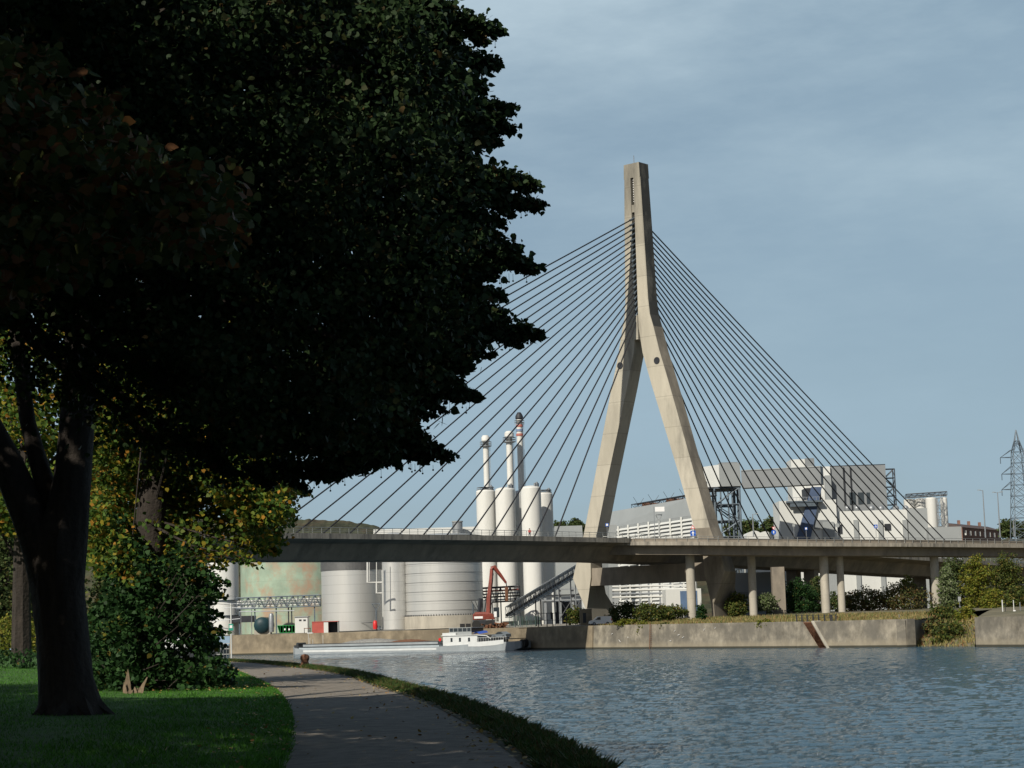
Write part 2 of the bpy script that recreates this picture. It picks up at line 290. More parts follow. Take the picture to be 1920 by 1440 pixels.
# ------------------------------------------------------------------ setting: water, ground
WZ = -0.30
tag(MB().add([(-900, -40, WZ - .25), (1200, -40, WZ - .25), (1200, 900, WZ - .25), (-900, 900, WZ - .25)], [(0, 1, 2, 3)]).build('water', M['water'], origin=(0, 0, 0)), kind='structure')
def wave_sheet():
    nc, nr = 720, 860; an = np.linspace(radians(-21), radians(21), nc); rad = 14 * (520 / 14) ** np.linspace(0, 1, nr)
    A, Rr = np.meshgrid(an, rad); Xw = Rr * np.sin(A); Yw = Rr * np.cos(A); Z = np.zeros_like(Xw); g = np.random.default_rng(4)
    for k in range(64):
        lam = .26 * (2.6 / .26) ** (k / 63); th = pi / 2 + .15 + g.normal() * (.75 if lam < .7 else .42); kk = 2 * pi / lam; amp = .0030 * lam ** .75
        att = np.clip(lam / (Rr * .0045) - .25, 0, 1)
        Z += amp * att * np.sin(kk * (Xw * cos(th) + Yw * sin(th)) + g.uniform(0, 6.28)) * (1 + .5 * np.sin(Xw * .05 * g.uniform(.5, 2) + Yw * .02 + g.uniform(0, 6)))
    V = np.c_[Xw.ravel(), Yw.ravel(), Z.ravel() + WZ]; idx = np.arange(nc * nr).reshape(nr, nc)
    F = np.stack([idx[:-1, :-1], idx[:-1, 1:], idx[1:, 1:], idx[1:, :-1]], -1).reshape(-1, 4)
    me = bpy.data.meshes.new('water'); me.vertices.add(len(V)); me.vertices.foreach_set('co', V.astype(np.float32).ravel())
    me.loops.add(F.size); me.loops.foreach_set('vertex_index', F.astype(np.int32).ravel()); me.polygons.add(len(F))
    me.polygons.foreach_set('loop_start', np.arange(0, F.size, 4, dtype=np.int32)); me.polygons.foreach_set('loop_total', np.full(len(F), 4, dtype=np.int32))
    me.polygons.foreach_set('use_smooth', np.ones(len(F), dtype=bool)); me.update(calc_edges=True)
    tag(link_mesh('water', me, M['water'], origin=(0, 0, 0)), kind='structure')
wave_sheet()
# near bank: coping line, lawn edge line, from the photograph
COPE = [uz(x, y, 3.4) for x, y in [(1150, 1440), (1000, 1370), (870, 1313), (770, 1290), (700, 1268), (640, 1256), (578, 1250), (500, 1242), (400, 1237)]]
COPE = [np.array((1.6, -25, 3.4)), np.array((1.35, 8, 3.4))] + COPE + [np.array((-26, 140, 3.4)), np.array((-44, 175, 3.4)), np.array((-90, 220, 3.4)), np.array((-300, 260, 3.4))]
LAWN = [uz(x, y, 3.4) for x, y in [(550, 1440), (552, 1340), (530, 1300), (500, 1280), (455, 1262), (420, 1245)]]
LAWN = [np.array((-1.6, -25, 3.4)), np.array((-2.0, 8, 3.4))] + LAWN + [np.array((-24, 125, 3.4)), np.array((-33, 142, 3.4)), np.array((-60, 165, 3.4)), np.array((-110, 195, 3.4)), np.array((-300, 230, 3.4))]
def smooth_line(P, n=90):
    P = np.array([p[:2] for p in P]); d = np.r_[0, np.cumsum(np.linalg.norm(np.diff(P, axis=0), axis=1))]
    t = np.linspace(0, d[-1], n) if n else d; Q = np.c_[np.interp(t, d, P[:, 0]), np.interp(t, d, P[:, 1])]
    for _ in range(3): Q[1:-1] = (Q[:-2] + 2 * Q[1:-1] + Q[2:]) / 4
    return Q
def dens(P, Yend=200):
    P = np.array([p[:2] for p in P]); out = []
    for i in range(len(P) - 1):
        k = max(2, int(np.linalg.norm(P[i + 1] - P[i]) / 2.2)); out += [P[i] + (P[i + 1] - P[i]) * j / k for j in range(k)]
    out = np.array(out + [P[-1]])
    for _ in range(6): out[1:-1] = (out[:-2] + 2 * out[1:-1] + out[2:]) / 4
    return out
CQ = dens(COPE); LQ = dens(LAWN)
def near_z(x, y):
    lx = np.interp(y, LQ[:, 1], LQ[:, 0]); d = np.maximum(0, lx - x)
    return 3.4 + .035 * np.clip((lx - x) / .12, -1, 1) + np.clip(d - 4, 0, 30) * .045 + np.clip(d, 0, 2) * .02 + np.clip(y - 60, 0, 60) * np.clip(d / 12, 0, 1) * .012
def strip(A, B, z, name, m, kind='structure', zb=None):
    n = 160; 
    def rs(Q):
        d = np.r_[0, np.cumsum(np.linalg.norm(np.diff(Q, axis=0), axis=1))]; t = np.linspace(0, 1, n) * d[-1]
        return np.c_[np.interp(t, d, Q[:, 0]), np.interp(t, d, Q[:, 1])]
    a = rs(A); b = rs(B); v = [(p[0], p[1], z) for p in a] + [(p[0], p[1], zb if zb is not None else z) for p in b]
    o = MB().add(v, [(i, i + 1, n + i + 1, n + i) for i in range(n - 1)]).build(name, m, origin=(0, 0, 0)); return tag(o, kind=kind)
def offset(Q, d):
    t = np.gradient(Q, axis=0); t /= np.linalg.norm(t, axis=1)[:, None]; return Q + np.c_[-t[:, 1], t[:, 0]] * d      # + = left of travel
pathL = offset(LQ, .35); verge_in = offset(CQ, .75)
strip(pathL, verge_in, 3.40, 'path', M['asphalt'])
strip(offset(CQ, .80), offset(CQ, .30), 3.405, 'grass_verge', M['vergesoil'])
# coping stones / near quay wall: a thing of its own
q = MB(); a = offset(CQ, .34); b = offset(CQ, 0); n = len(a)
q.add([(p[0], p[1], 3.35) for p in a] + [(p[0], p[1], 3.46) for p in a] + [(p[0], p[1], 3.45 + .02 * sin(i * 1.7)) for i, p in enumerate(b)] + [(p[0], p[1], -1) for p in b],
      [(k * n + i, k * n + i + 1, (k + 1) * n + i + 1, (k + 1) * n + i) for k in range(3) for i in range(n - 1)])
o = q.build('near_quay_wall', M['coping'], origin=(0, 0, 0)); tag(o, 'dark mossy stone coping and wall edging the near path beside the water', 'quay wall')
# lawn sheet (grid) left of the path
gy = LQ[:, 1]; rows = []; K = 34
for (lx, ly), (ox, oy) in zip(LQ, offset(LQ, 1.0)):
    pts = []
    for k in range(K):
        t = -.4 + .13 * k if k < 5 else .12 + ((k - 4) / (K - 5)) ** 2.2 * 240; x = lx - t; pts.append((x, ly + (t * .1 if ly > 100 else 0), float(near_z(x, ly)) + .012 * sin(x * 3 + ly * 2)))
    rows.append(pts)
lv = [p for r in rows for p in r]; lf = [(i * K + k, i * K + k + 1, (i + 1) * K + k + 1, (i + 1) * K + k) for i in range(len(rows) - 1) for k in range(K - 1)]
MBl = MB().add(lv, lf); tag(MBl.build('lawn', M['lawn'], origin=(0, 0, 0), smooth=True), kind='structure')
# far bank
WALLPX = [(430, 1228.5), (700, 1223.0), (980, 1218), (1110, 1217), (1340, 1215.7), (1500, 1215), (1700, 1213.5)]
WL = [uz(x, y, WZ)[:2] for x, y in WALLPX]
W2 = [uz(1830, 1213, WZ)[:2], uz(1925, 1213, WZ)[:2]]
W2.append(W2[1] + (W2[1] - W2[0]) / np.linalg.norm(W2[1] - W2[0]) * 150)
def wl_at(px):
    xs = [p[0] for p in WALLPX]; return np.array([np.interp(px, xs, [p[0] for p in WL]), np.interp(px, xs, [p[1] for p in WL])])
def wtop(px): return float(np.interp(px, [430, 1110, 1700], [4.42, 4.3, 3.9]))
# direction of main wall to give inland normals
def inland(px):
    a = wl_at(max(430, px - 60)); b = wl_at(min(1700, px + 60)); t = (b - a) / np.linalg.norm(b - a); return np.array([-t[1], t[0]])
NPX = list(range(430, 1701, 30)) + [1700]
gr = []
prof = [(1.0, 0), (8, .15), (20, .55), (40, 1.1), (70, 1.6), (120, 1.9), (260, 2.2), (700, 3), (2500, 6), (7000, 10)]
for px in NPX:
    p = wl_at(px); nn = inland(px) * .3 + np.array([.25, 1.0]) * .7; nn /= np.linalg.norm(nn); r_ = []
    flat = np.interp(px, [430, 950, 1080, 1200], [.25, .3, .6, 1])
    for d_, h_ in prof: r_.append((p[0] + nn[0] * d_, p[1] + nn[1] * d_, wtop(px) - .05 + h_ * flat))
    gr.append(r_)
gl = [(-3000 + (0 if k < 1 else 0), 600 + prof[k][0], 5 + prof[k][1] * .3) for k in range(len(prof))]
g0 = [(-160, 520 + prof[k][0], 4.4 + prof[k][1] * .25) for k in range(len(prof))]
end = wl_at(1700); g_end = gr[-1]
re = []                                   # embankment in the recess then right bank
for j, (px, dd) in enumerate([(1702, .3), (1760, 12), (1800, 10), (1828, 3)]):
    base = uz(px, 1213.2, WZ)[:2]; r_ = []
    for k, (d_, h_) in enumerate(prof):
        z = -1.0 + 4.9 * min(1, d_ / 26) if d_ > 1.5 else -1.2
        r_.append((base[0] + .25 * d_, base[1] + d_, min(z, wtop(1700) + h_)))
    re.append(r_)
rb = [[(p[0] + .3 * d_, p[1] + d_, 3.95 + h_) for d_, h_ in prof] for p in (W2[0], W2[1], W2[2])]
rb.append([(900 + d_ * .5, W2[2][1] - 60 + d_, 3.95 + h_) for d_, h_ in prof])
allr = [gl, g0] + gr + re + rb; K2 = len(prof)
tag(MB().add([p for r in allr for p in r], [(i * K2 + k, (i + 1) * K2 + k, (i + 1) * K2 + k + 1, i * K2 + k + 1) for i in range(len(allr) - 1) for k in range(K2 - 1)]).build('far_bank', M['soil'], origin=(0, 0, 0), smooth=True), kind='structure')
def gz(px, d):                              # ground height on the far bank
    flat = np.interp(px, [430, 950, 1080, 1200], [.25, .3, .6, 1]); return wtop(px) - .05 + float(np.interp(d, [a for a, b in prof], [b for a, b in prof])) * flat
# concrete apron of the factory quay
ap = MB(); A_ = [wl_at(x) for x in range(430, 1101, 67)]
inl = [(.2, 1)] * len(A_)
ap.add([(p[0] + .1, p[1] + .6, wtop(700)) for p in A_] + [(p[0] + 14, p[1] + 62, wtop(700) + .62) for p in A_], [(i, i + 1, len(A_) + i + 1, len(A_) + i) for i in range(len(A_) - 1)])
tag(ap.build('quay_apron', M['apron'], origin=(0, 0, 0)), kind='structure')
# quay wall, left (factory) and right (grass) lengths
def wallseg(pxs, zt, batter=1.4, thick=1.6):
    q = MB(); P = [wl_at(x) for x in pxs]; Nn = [inland(x) for x in pxs]; r = []
    for p, nn, z in zip(P, Nn, zt):
        r.append([(p[0], p[1], -1.5), (p[0] + nn[0] * batter, p[1] + nn[1] * batter, z), (p[0] + nn[0] * (batter + thick), p[1] + nn[1] * (batter + thick), z), (p[0] + nn[0] * (batter + thick), p[1] + nn[1] * (batter + thick), -1.5)])
    q.loft(r); return q
pl = list(range(430, 1111, 34)); o = wallseg(pl, [wtop(x) + .12 for x in pl], .3).build('quay_wall', M['quay'], origin=(0, 0, 0)); tag(o, 'long brown concrete quay wall behind the barge, in front of the tanks', 'quay wall')
pr = list(range(1112, 1493, 38)) + [1492]
rw = thing('quay_wall', (*wl_at(1400), 0), 'grey weathered concrete quay wall below the grass bank under the viaduct', 'quay wall')
wallseg(pr, [wtop(x) + .12 for x in pr], .4).build('wall', M['quayold'], rw)
# stair cut: slanted ends, treads
def wp(px, z, back): 
    p = wl_at(px); nn = inland(px); return (p[0] + nn[0] * back, p[1] + nn[1] * back, z)
def slantwall(x0b, x0t, x1b, x1t):
    q = MB(); zt = wtop(1550) + .12
    a = [wp(x0b, -1.5, .05), wp(x1b, -1.5, .05), wp(x1t, zt, .4), wp(x0t, zt, .4)]; b = [wp(x0b, -1.5, 2), wp(x1b, -1.5, 2), wp(x1t, zt, 2), wp(x0t, zt, 2)]
    return q.add(a + b, [(0, 1, 2, 3), (7, 6, 5, 4), (0, 4, 5, 1), (1, 5, 6, 2), (2, 6, 7, 3), (3, 7, 4, 0)])
slantwall(1492.5, 1492.5, 1541, 1503).build('wall', M['quayold'], rw)
slantwall(1558, 1520, 1700, 1700).build('wall', M['quayold'], rw)
st = MB()
for k in range(20):
    t = k / 19; xa = 1503 + (1541 - 1503) * t * 1.0; z = wtop(1550) * (1 - t) + .05
    p = [wp(xa, 0, .55), wp(xa + 19, 0, .55), wp(xa + 19, 0, 2.0), wp(xa, 0, 2.0)]
    st.prism([(a[0], a[1]) for a in p], -1.4 , z)
o = st.build('quay_steps', M['rust'], rw)
o = slantwall(1559, 1521, 1563, 1525).build('stair_kerb', M['pier'], rw); o.location = (-.05, -.25, .1)
pcap = MB()
rw2 = MB(); P = [W2[0], W2[1], W2[2]]
rr = []
for p in [W2[0], W2[1], W2[2]]:
    rr.append([(p[0], p[1], -1.5), (p[0] + .1, p[1] + .3, 4.1), (p[0] + .8, p[1] + 2, 4.1), (p[0] + .8, p[1] + 2, -1.5)])
rw2.loft(rr); tag(rw2.build('quay_wall', M['quayold'], origin=(0, 0, 0)), 'pale grey concrete quay wall right of the grassy gap', 'quay wall')
# return wall at the end of the grass bank wall
e = wl_at(1700); MB().prism([(e[0] - 1.4, e[1] + .2), (e[0] + .02, e[1] + .1), (e[0] + 7, e[1] + 14), (e[0] + 5.6, e[1] + 14)], -1.5, 3.9).build('wall', M['quayold'], rw)
# rusty ladder on the wall
ld = thing('wall_ladder', (*wl_at(1227), 0), 'rusty red iron ladder running down the grey quay wall', 'ladder')
for dx in (-.25, .25):
    a = wp(1227, 0, -.1); b = wp(1227, wtop(1227) + .3, .28); MB().tube([(a[0] + dx, a[1], a[2] - .5), (b[0] + dx, b[1], b[2])], .07, 5).build('rail', M['rust'], ld)
q = MB()
for k in range(12):
    t = k / 11; a = np.array(wp(1227, .2, -.08)); b = np.array(wp(1227, wtop(1227), .26)); c = a + (b - a) * t; MB().tube([c - [.25, 0, 0], c + [.25, 0, 0]], .04, 4).build('rung', M['rust'], ld)

g_ = random.Random(12)
for px, zz in ((1150, 2.6), (1165, 1.5), (1182, 2.0), (1270, 2.9), (1276, 2.2), (1284, 1.7), (1262, 1.2), (1322, 3.0), (1341, 3.3)):
    a = wp(px, zz, -.02 + .03 * zz); m_ = MB(); l = g_.uniform(.35, .9); an = g_.uniform(-.9, .9)
    m_.tube([a, (a[0] + l * cos(an) * .5, a[1] - .01 - l * cos(an) * .6, a[2] + l * sin(an))], .045, 4); m_.build('paint_mark', M['signw'], rw)
# distant hills
def ridge(pts, Y, depth, name):
    q = MB(); top = [at(x, y, Y) for x, y in pts]; n = len(top)
    v = [(p[0], p[1] - depth, 5) for p in top] + [(p[0] * (1 + .0), p[1] - depth * .4, 5 + (p[2] - 5) * .72) for p in top] + [tuple(p) for p in top] + [(p[0], p[1] + depth, 5) for p in top]
    q.add(v, [(k * n + i, k * n + i + 1, (k + 1) * n + i + 1, (k + 1) * n + i) for k in range(3) for i in range(n - 1)]); return q
rp = []
for i in range(620):
    x = -700 + i * 5; base = np.interp(x, [-700, 0, 300, 480, 560, 640, 690, 740, 900, 1040, 1100, 1380, 1470, 1800, 2300], [940, 945, 965, 972, 974, 976, 982, 998, 1012, 990, 985, 1008, 1012, 1012, 1000])
    rp.append((x, base + 1.2 * sin(i * .9) * cos(i * .37) + random.uniform(-1.3, 1.3)))
tag(ridge(rp, 2200, 300, 'h').build('hills', M['hill'], origin=(0, 0, 0)), kind='structure')

# ------------------------------------------------------------------ bridge frame
TH = radians(40.4); D2 = np.array([sin(TH), cos(TH)]); N2 = np.array([cos(TH), -sin(TH)]); P0 = np.array([29.5, 421.0])
def bp(s, w_, z): q = P0 + D2 * s + N2 * w_; return (q[0], q[1], z)
ST = [-260, -180, -120, -60, -20, 20, 60, 110, 150, 230, 330]; ZT = [20.3, 20.9, 21.45, 21.9, 22.0, 21.35, 20.4, 18.9, 17.9, 15.8, 13.5]
def zt(s): return float(np.interp(s, ST, ZT))
bridge = thing('cable_stayed_bridge', bp(0, 0, 5.5), 'concrete cable-stayed bridge with inverted Y pylon and black stay cables', 'bridge')
# deck: box girder with wings; + near side is w>0
secs = []; edge = []
SS = sorted(set(list(range(-260, 331, 10))))
prof_d = [(-11, -.0), (11, -.0), (11, -.55), (6.6, -1.35), (4.8, -4.15), (-4.8, -4.15), (-6.6, -1.35), (-11, -.55)]
MB().loft([[bp(s, a, zt(s) + b) for a, b in prof_d] for s in SS]).build('deck_girder', M['deck'], bridge)
for sgn in (1, -1):
    MB().loft([[bp(s, sgn * a, zt(s) + b) for a, b in [(11.02, -.75), (11.32, -.75), (11.32, .22), (11.02, .22)]] for s in SS]).build('edge_beam', M['fascia'], bridge)
    q = MB(); s = -258.
    while s < 328:
        a = np.array(bp(s, sgn * 11.17, zt(s) + .2)); q.tube([a, a + [0, 0, 1.05]], .055, 4); s += 2.2
    for h in (1.22, .8, .5):
        q.tube([bp(s, sgn * 11.17, zt(s) + h) for s in SS], .05 if h > 1 else .03, 4)
    q.build('railing', M['rail'], bridge)
    MB().loft([[bp(s, sgn * a, zt(s) + b) for a, b in [(1.6, .0), (2.0, .0), (2.0, .8), (1.6, .8)]] for s in SS if abs(s) > 8]).build('crash_barrier', M['fascia'], bridge) if 0 else None
# pylon: two legs merging to a slotted mast
LEG = [ # z, w_in, w_out, s_front, s_back
 (5.0, 16.9, 17.45, -1.8, 9.5), (8.3, 16.9, 17.45, -2, 8.2), (11.5, 16.2, 19.1, -2, 4.2), (15.0, 15.45, 20.75, -2.05, 2.4), (18.6, 15.35, 19.55, -2.05, 2.1), (24.5, 13.4, 17.3, -2.05, 2.0),
 (36, 10.0, 13.95, -2.0, 2.0), (57, 3.35, 7.95, -1.95, 1.95), (64.2, 1.25, 5.75, -1.9, 1.9), (69.9, .45, 4.35, -1.9, 1.9), (72.6, .43, 3.55, -1.9, 1.9), (76, .42, 3.2, -1.85, 1.85), (93.2, .42, 2.65, -1.8, 1.8), (104.2, .42, 2.25, -1.75, 1.75)]
for sgn in (1, -1):
    rings = []
    for z, wi, wo, s0, s1 in LEG:
        c = .18
        pts = [(s0, wi), (s0, wo - c), (s0 + c, wo), (s1 - c, wo), (s1, wo - c), (s1, wi)]
        rings.append([bp(s, sgn * w_, z) for s, w_ in pts])
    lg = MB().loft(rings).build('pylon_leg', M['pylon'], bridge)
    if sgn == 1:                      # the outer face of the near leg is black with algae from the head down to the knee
        lg.data.materials.append(M['pylon_stained']); lg.data.materials.append(M['pylon_shaded'])
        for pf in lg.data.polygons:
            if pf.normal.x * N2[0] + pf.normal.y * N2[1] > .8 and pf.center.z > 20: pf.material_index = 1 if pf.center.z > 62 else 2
            if pf.center.z < 20: pf.material_index = 2  # shade on the lower outer face and under the deck is painted on
MB().loft([[bp(s, w_, z) for s, w_ in [(-1.75, -2.25 + k), (-1.75, 2.25 - k), (1.75, 2.25 - k), (1.75, -2.25 + k)]] for z, k in ((104.2, .001), (107.5, .12))]).build('mast_head', M['pylon'], bridge)
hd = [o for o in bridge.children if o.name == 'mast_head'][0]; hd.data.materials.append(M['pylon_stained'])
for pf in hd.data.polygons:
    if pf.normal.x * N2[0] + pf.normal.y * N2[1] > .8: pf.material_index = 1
q = MB()
for z0, z1 in ((94.6, 96.2),):
    a = [bp(s, w_, z0) for s, w_ in [(-1.6, -.42), (-1.6, .42), (1.6, .42), (1.6, -.42)]]; MB().prism([(p[0], p[1]) for p in a], 96.3, 98.0).build('mast_crosspiece', M['pylon'], bridge)
a = [bp(s, w_, 0) for s, w_ in [(-2.25, -.95), (-2.25, .43), (2.0, .43), (2.0, -.95)]]; q.prism([(p[0], p[1]) for p in a], 67.3, 72.8)
q.build('mast_infill', M['pylon'], bridge)
# anchor webs inside the slot
q = MB()
a = [bp(s, w_, 0) for s, w_ in [(-.9, -.41), (-.9, .41), (.9, .41), (.9, -.41)]]; q.prism([(p[0], p[1]) for p in a], 72.9, 96.0); 
a = [bp(s, w_, 0) for s, w_ in [(-.3, -.41), (-.3, .41), (.9, .41), (.9, -.41)]]; q.prism([(p[0], p[1]) for p in a], 98.2, 104.1); q.build('anchor_web', M['dark'], bridge)
q = MB()
for k in range(10): MB().ball(bp(-1.2, 0, 98.8 + k * .55), .16, 5).build('anchor_cap', M['signw'], bridge)
MB().tube([bp(-.4, -.2, 107.5), bp(-.4, -.2, 109.6)], .08, 5).build('lightning_rod', M['steel'], bridge)
# inspection portholes
for sgn in (1, -1):
    c = np.array(bp(-2.0, sgn * 5.1, 62.0)); d3 = np.array([D2[0], D2[1], 0]); n3 = np.array([N2[0], N2[1], 0]); q = MB()
    ring = lambda r, o: [tuple(c + n3 * r * cos(2 * pi * k / 20) + np.array([0, 0, 1]) * r * sin(2 * pi * k / 20) - d3 * o) for k in range(20)]
    q.loft([ring(.78, -.2), ring(.78, .03), ring(.62, .03), ring(.6, .0)]); q.build('porthole', M['dark'], bridge)
# cross beam under the deck
a = [bp(s, w_, 0) for s, w_ in [(-1.6, -15.9), (-1.6, 15.9), (1.7, 15.9), (1.7, -15.9)]]
MB().prism([(p[0], p[1]) for p in a], 13.2, 17.15).build('cross_beam', M['deck'], bridge)
# stay cables
for i in range(20):
    for sgn, s_ in ((-1, 33.6 + 6.69 * i), (1, 32.7 + 6.1 * i)):
        s = sgn * s_; zc = 73.4 + i * (95.3 - 73.4) / 19
        a = Vector(bp(sgn * .7, 0, zc)); b = Vector(bp(s, 0, zt(s) + .3)); pts = []
        L_ = (b - a).length
        for k in range(9):
            t = k / 8; p = a.lerp(b, t); p.z -= 4 * t * (1 - t) * L_ * L_ * .000016; pts.append(p)
        MB().tube(pts, .155, 6).build('stay_cable', M['cable'], bridge)
q = MB()
for i in range(20):
    for sgn, s_ in ((-1, 33.6 + 6.69 * i), (1, 32.7 + 6.1 * i)):
        s = sgn * s_; zc = 73.4 + i * (95.3 - 73.4) / 19; a = Vector(bp(sgn * .7, 0, zc)); b = Vector(bp(s, 0, zt(s))); d = (b - a).normalized()
        MB().tube([a + d * .8, a + d * 2.6], .27, 6).build('cable_socket', M['bluegrey'], bridge)
# piers of the main bridge beyond the pylon
for s, w_ in ((62, 2.5), (62, -2.5), (125, 2.5), (125, -2.5)):
    c = bp(s, w_, 0); MB().prism([bp(s + a, w_ + b, 0)[:2] for a, b in ((-1, -1.5), (-1, 1.5), (1, 1.5), (1, -1.5))], 5.5, zt(s) - 4.1).build('pier', M['deck'], bridge)

# ------------------------------------------------------------------ slip-road viaduct in front
RP = [(1020, 404, 0), (1075, 401, 0), (1140, 398, 0), (1190, 396.5, 0), (1320, 395, 0), (1500, 400, 0), (1700, 410, 0), (1920, 428, 0), (2150, 455, 0), (2400, 490, 0)]
RZ = [22.15, 22.1, 21.75, 21.6, 21.1, 20.5, 20.1, 19.7, 18.9, 18.0]     # road level at the near edge
RPw = [at(x, 1006, Y)[:2] for x, Y, _ in RP]
def ramp_pt(t):
    return np.array([np.interp(t, [r[0] for r in RP], [p[i] for p in RPw]) for i in (0, 1)]), float(np.interp(t, [r[0] for r in RP], RZ))
via = thing('approach_viaduct', at(1550, 1143, 395), 'concrete slip road viaduct on round piers curving off in front of the bridge', 'viaduct')
rs_ = list(range(1130, 2400, 20)); RC = []
for t in rs_:
    p, z = ramp_pt(t); p2, _ = ramp_pt(t + 5); d = (p2 - p) / np.linalg.norm(p2 - p); RC.append((p, z, np.array([-d[1], d[0]])))
def rsec(prof): return [[(p[0] + nn[0] * a, p[1] + nn[1] * a, z + b) for a, b in prof] for p, z, nn in RC]
MB().loft(rsec([(.35, -.85), (.35, -.1), (9.5, -.1), (9.5, -.85), (8.3, -2.75), (2.2, -2.75), (2.0, -.95)])).build('girder', M['deck'], via)
# fascia blocks with some missing
MB().loft(rsec([(0, -.9), (0, -.12), (.34, -.12), (.34, -.9)])).build('edge_beam', M['fascia'], via)
MB().loft(rsec([(9.5, -.9), (9.5, .5), (9.8, .5), (9.8, -.9)])).build('edge_beam', M['fascia'], via)
MB().loft(rsec([(.3, -.12), (.3, .62), (.55, .62), (.55, -.12)])).build('parapet', M['deck'], via)
q = MB(); RP3 = np.array([(p[0] - nn[0] * .0 + nn[0] * .15, p[1] + nn[1] * .15, z) for p, z, nn in RC]); dd = np.r_[0, np.cumsum(np.linalg.norm(np.diff(RP3[:, :2], axis=0), axis=1))]
s = 0.
while s < dd[-1]:
    a = np.array([np.interp(s, dd, RP3[:, i]) for i in range(3)]); q.tube([a + [0, 0, -.1], a + [0, 0, 1.0]], .055, 4); s += 2.2
for h in (1.0, .55): q.tube([p + np.array([0, 0, h]) for p in RP3], .045, 4)
q.build('railing', M['rail'], via)
for (x, y, Y, wd, m) in ((1298, 1158, 401.8, 17, 'pier'), (1549, 1145, 408.3, 16.5, 'pier'), (1579, 1144, 411, 13.5, 'pier'), (1757, 1147, 420.5, 16, 'pier'), (1413, 1145, 407.5, 15, 'pier'), (1985, 1150, 443, 16, 'pier')):
    c = at(x, y, Y); r = wd * Y / FPX / 2; _, z = ramp_pt(x); g = min(c[2], 7.5)
    MB().cyl(c, r, 4.5, z - 2.7, 28).build('pier', M[m], via, smooth=True)
c = at(1461, 1140, 430); MB().box((c[0] - 1.4, c[1] - 1, 4.5), (c[0] + 1.4, c[1] + 1.2, 16.2)).build('pier', M['deck'], bridge)
# ------------------------------------------------------------------ factory on the far bank
def zat(x, y, Y): return float(at(x, y, Y)[2])
def xat(x, y, Y): return float(at(x, y, Y)[0])
def box4(a, b, depth, z0, z1, skew=0):      # front edge a->b (xy), going back by depth
    a = np.array(a); b = np.array(b); t = (b - a) / np.linalg.norm(b - a); n_ = np.array([-t[1], t[0]])
    return MB().prism([tuple(a), tuple(b), tuple(b + n_ * depth), tuple(a + n_ * depth)], z0, z1)
def front(x0, x1, yref, Y0, Y1=None):       # two ground points seen at px x0 / x1 (at row yref)
    Y1 = Y0 if Y1 is None else Y1
    return at(x0, yref, Y0)[:2], at(x1, yref, Y1)[:2]
def tank(name, x0, x1, yt, Y, m, label, grp=None, rings=0, dome=1.2, zb=4.7, cat='storage tank', yref=1100):
    a, b = front(x0, x1, yref, Y); r = (b[0] - a[0]) / 2; c = ((a[0] + b[0]) / 2, Y + r); z1 = zat((x0 + x1) / 2, yt, Y + r)
    root = thing(name, (c[0], c[1], zb), label, cat, grp)
    MB().cyl(c, r, zb, z1, 64).build('shell', m, root, smooth=True)
    MB().lathe(c, [(r * cos(k * pi / 16), z1 + dome * sin(k * pi / 16)) for k in range(9)], 48).build('roof', m, root, smooth=True)
    if rings:
        for k in range(rings):
            z = zb + (z1 - zb) * (k + .6) / rings
            MB().lathe(c, [(r, z - .05), (r + .09, z - .05), (r + .09, z + .05), (r, z + .05)], 64).build('ring', M['tankring'], root)
    return root, c, r, z1
def rail_ring(c, r, z, root, h=1.1, n=20, nm='top_railing'):
    q = MB()
    for hh in (h * .5, h): q.lathe(c, [(r, z + hh - .03), (r + .06, z + hh), (r, z + hh + .03)], 32)
    for k in range(n): q.tube([(c[0] + r * cos(2 * pi * k / n), c[1] + r * sin(2 * pi * k / n), z), (c[0] + r * cos(2 * pi * k / n), c[1] + r * sin(2 * pi * k / n), z + h)], .035, 4)
    q.build(nm, M['steel'], root)
G1 = 'stainless storage tanks on the factory quay'
T0, c, r, z = tank('storage_tank', 385, 443, 1030, 476, M['white'], 'white upright tank partly behind the shrub leaves, left of the green tank', None, zb=4.6)
for zz in (9.4, 13.2): MB().lathe(c, [(r, zz), (r + .5, zz), (r + .5, zz + .12), (r, zz + .12)], 48).build('ring_platform', M['bluegrey'], T0)
T, c, r, z = tank('storage_tank', 436, 660, 1012, 505, M['greenrust'], 'wide faded green tank with rust patches behind the pipe rack', None, zb=4.6, dome=.8)
MB().lathe(c, [(r, 24.2), (r + .18, 24.2), (r + .18, 24.5), (r, 24.5)], 64).build('ring', M['dark'], T)
T, c, r, z = tank('storage_tank', 597, 712, 1012, 467, M['tank'], 'stainless steel tank with vertical pipe, behind the red shed', G1, zb=4.75)
MB().lathe(c, [(r + .02, 19.6), (r + .14, 19.6), (r + .14, 22.4), (r + .02, 22.4)], 64).build('band', M['tankring'], T)
def pipe(pts, rad, m, root, nm='pipe', n=8): return MB().tube(pts, rad, n).build(nm, m, root, smooth=True)
a = at(674, 1045, 467.6)[:2]; zb_ = zat(674, 1168, 467)
pipe([(a[0], a[1], 26), (a[0], a[1], zb_), (a[0] + 2.9, a[1] - .6, zb_)], .11, M['dark'], T)
T, c, r, z = tank('storage_tank', 716, 762, 1008, 454, M['tank'], 'narrow stainless tank tucked between two larger steel tanks', G1, zb=4.75)
T, c, r, z = tank('storage_tank', 756, 904, 1010, 448, M['tank'], 'widest stainless tank with dark ring seams standing on a concrete plinth', G1, rings=0, zb=8.2)
for k in range(9):
    zz = 8.9 + k * 2.2; MB().lathe(c, [(r, zz), (r + .06, zz), (r + .06, zz + .07), (r, zz + .07)], 64).build('ring', M['tankring'], T)
MB().cyl(c, r + .5, 4.7, 7.7, 48).build('plinth', M['pier'], T, smooth=True)
MB().cyl(c, r + .1, 7.7, 8.2, 48).build('skirt', M['tank'], T, smooth=True)
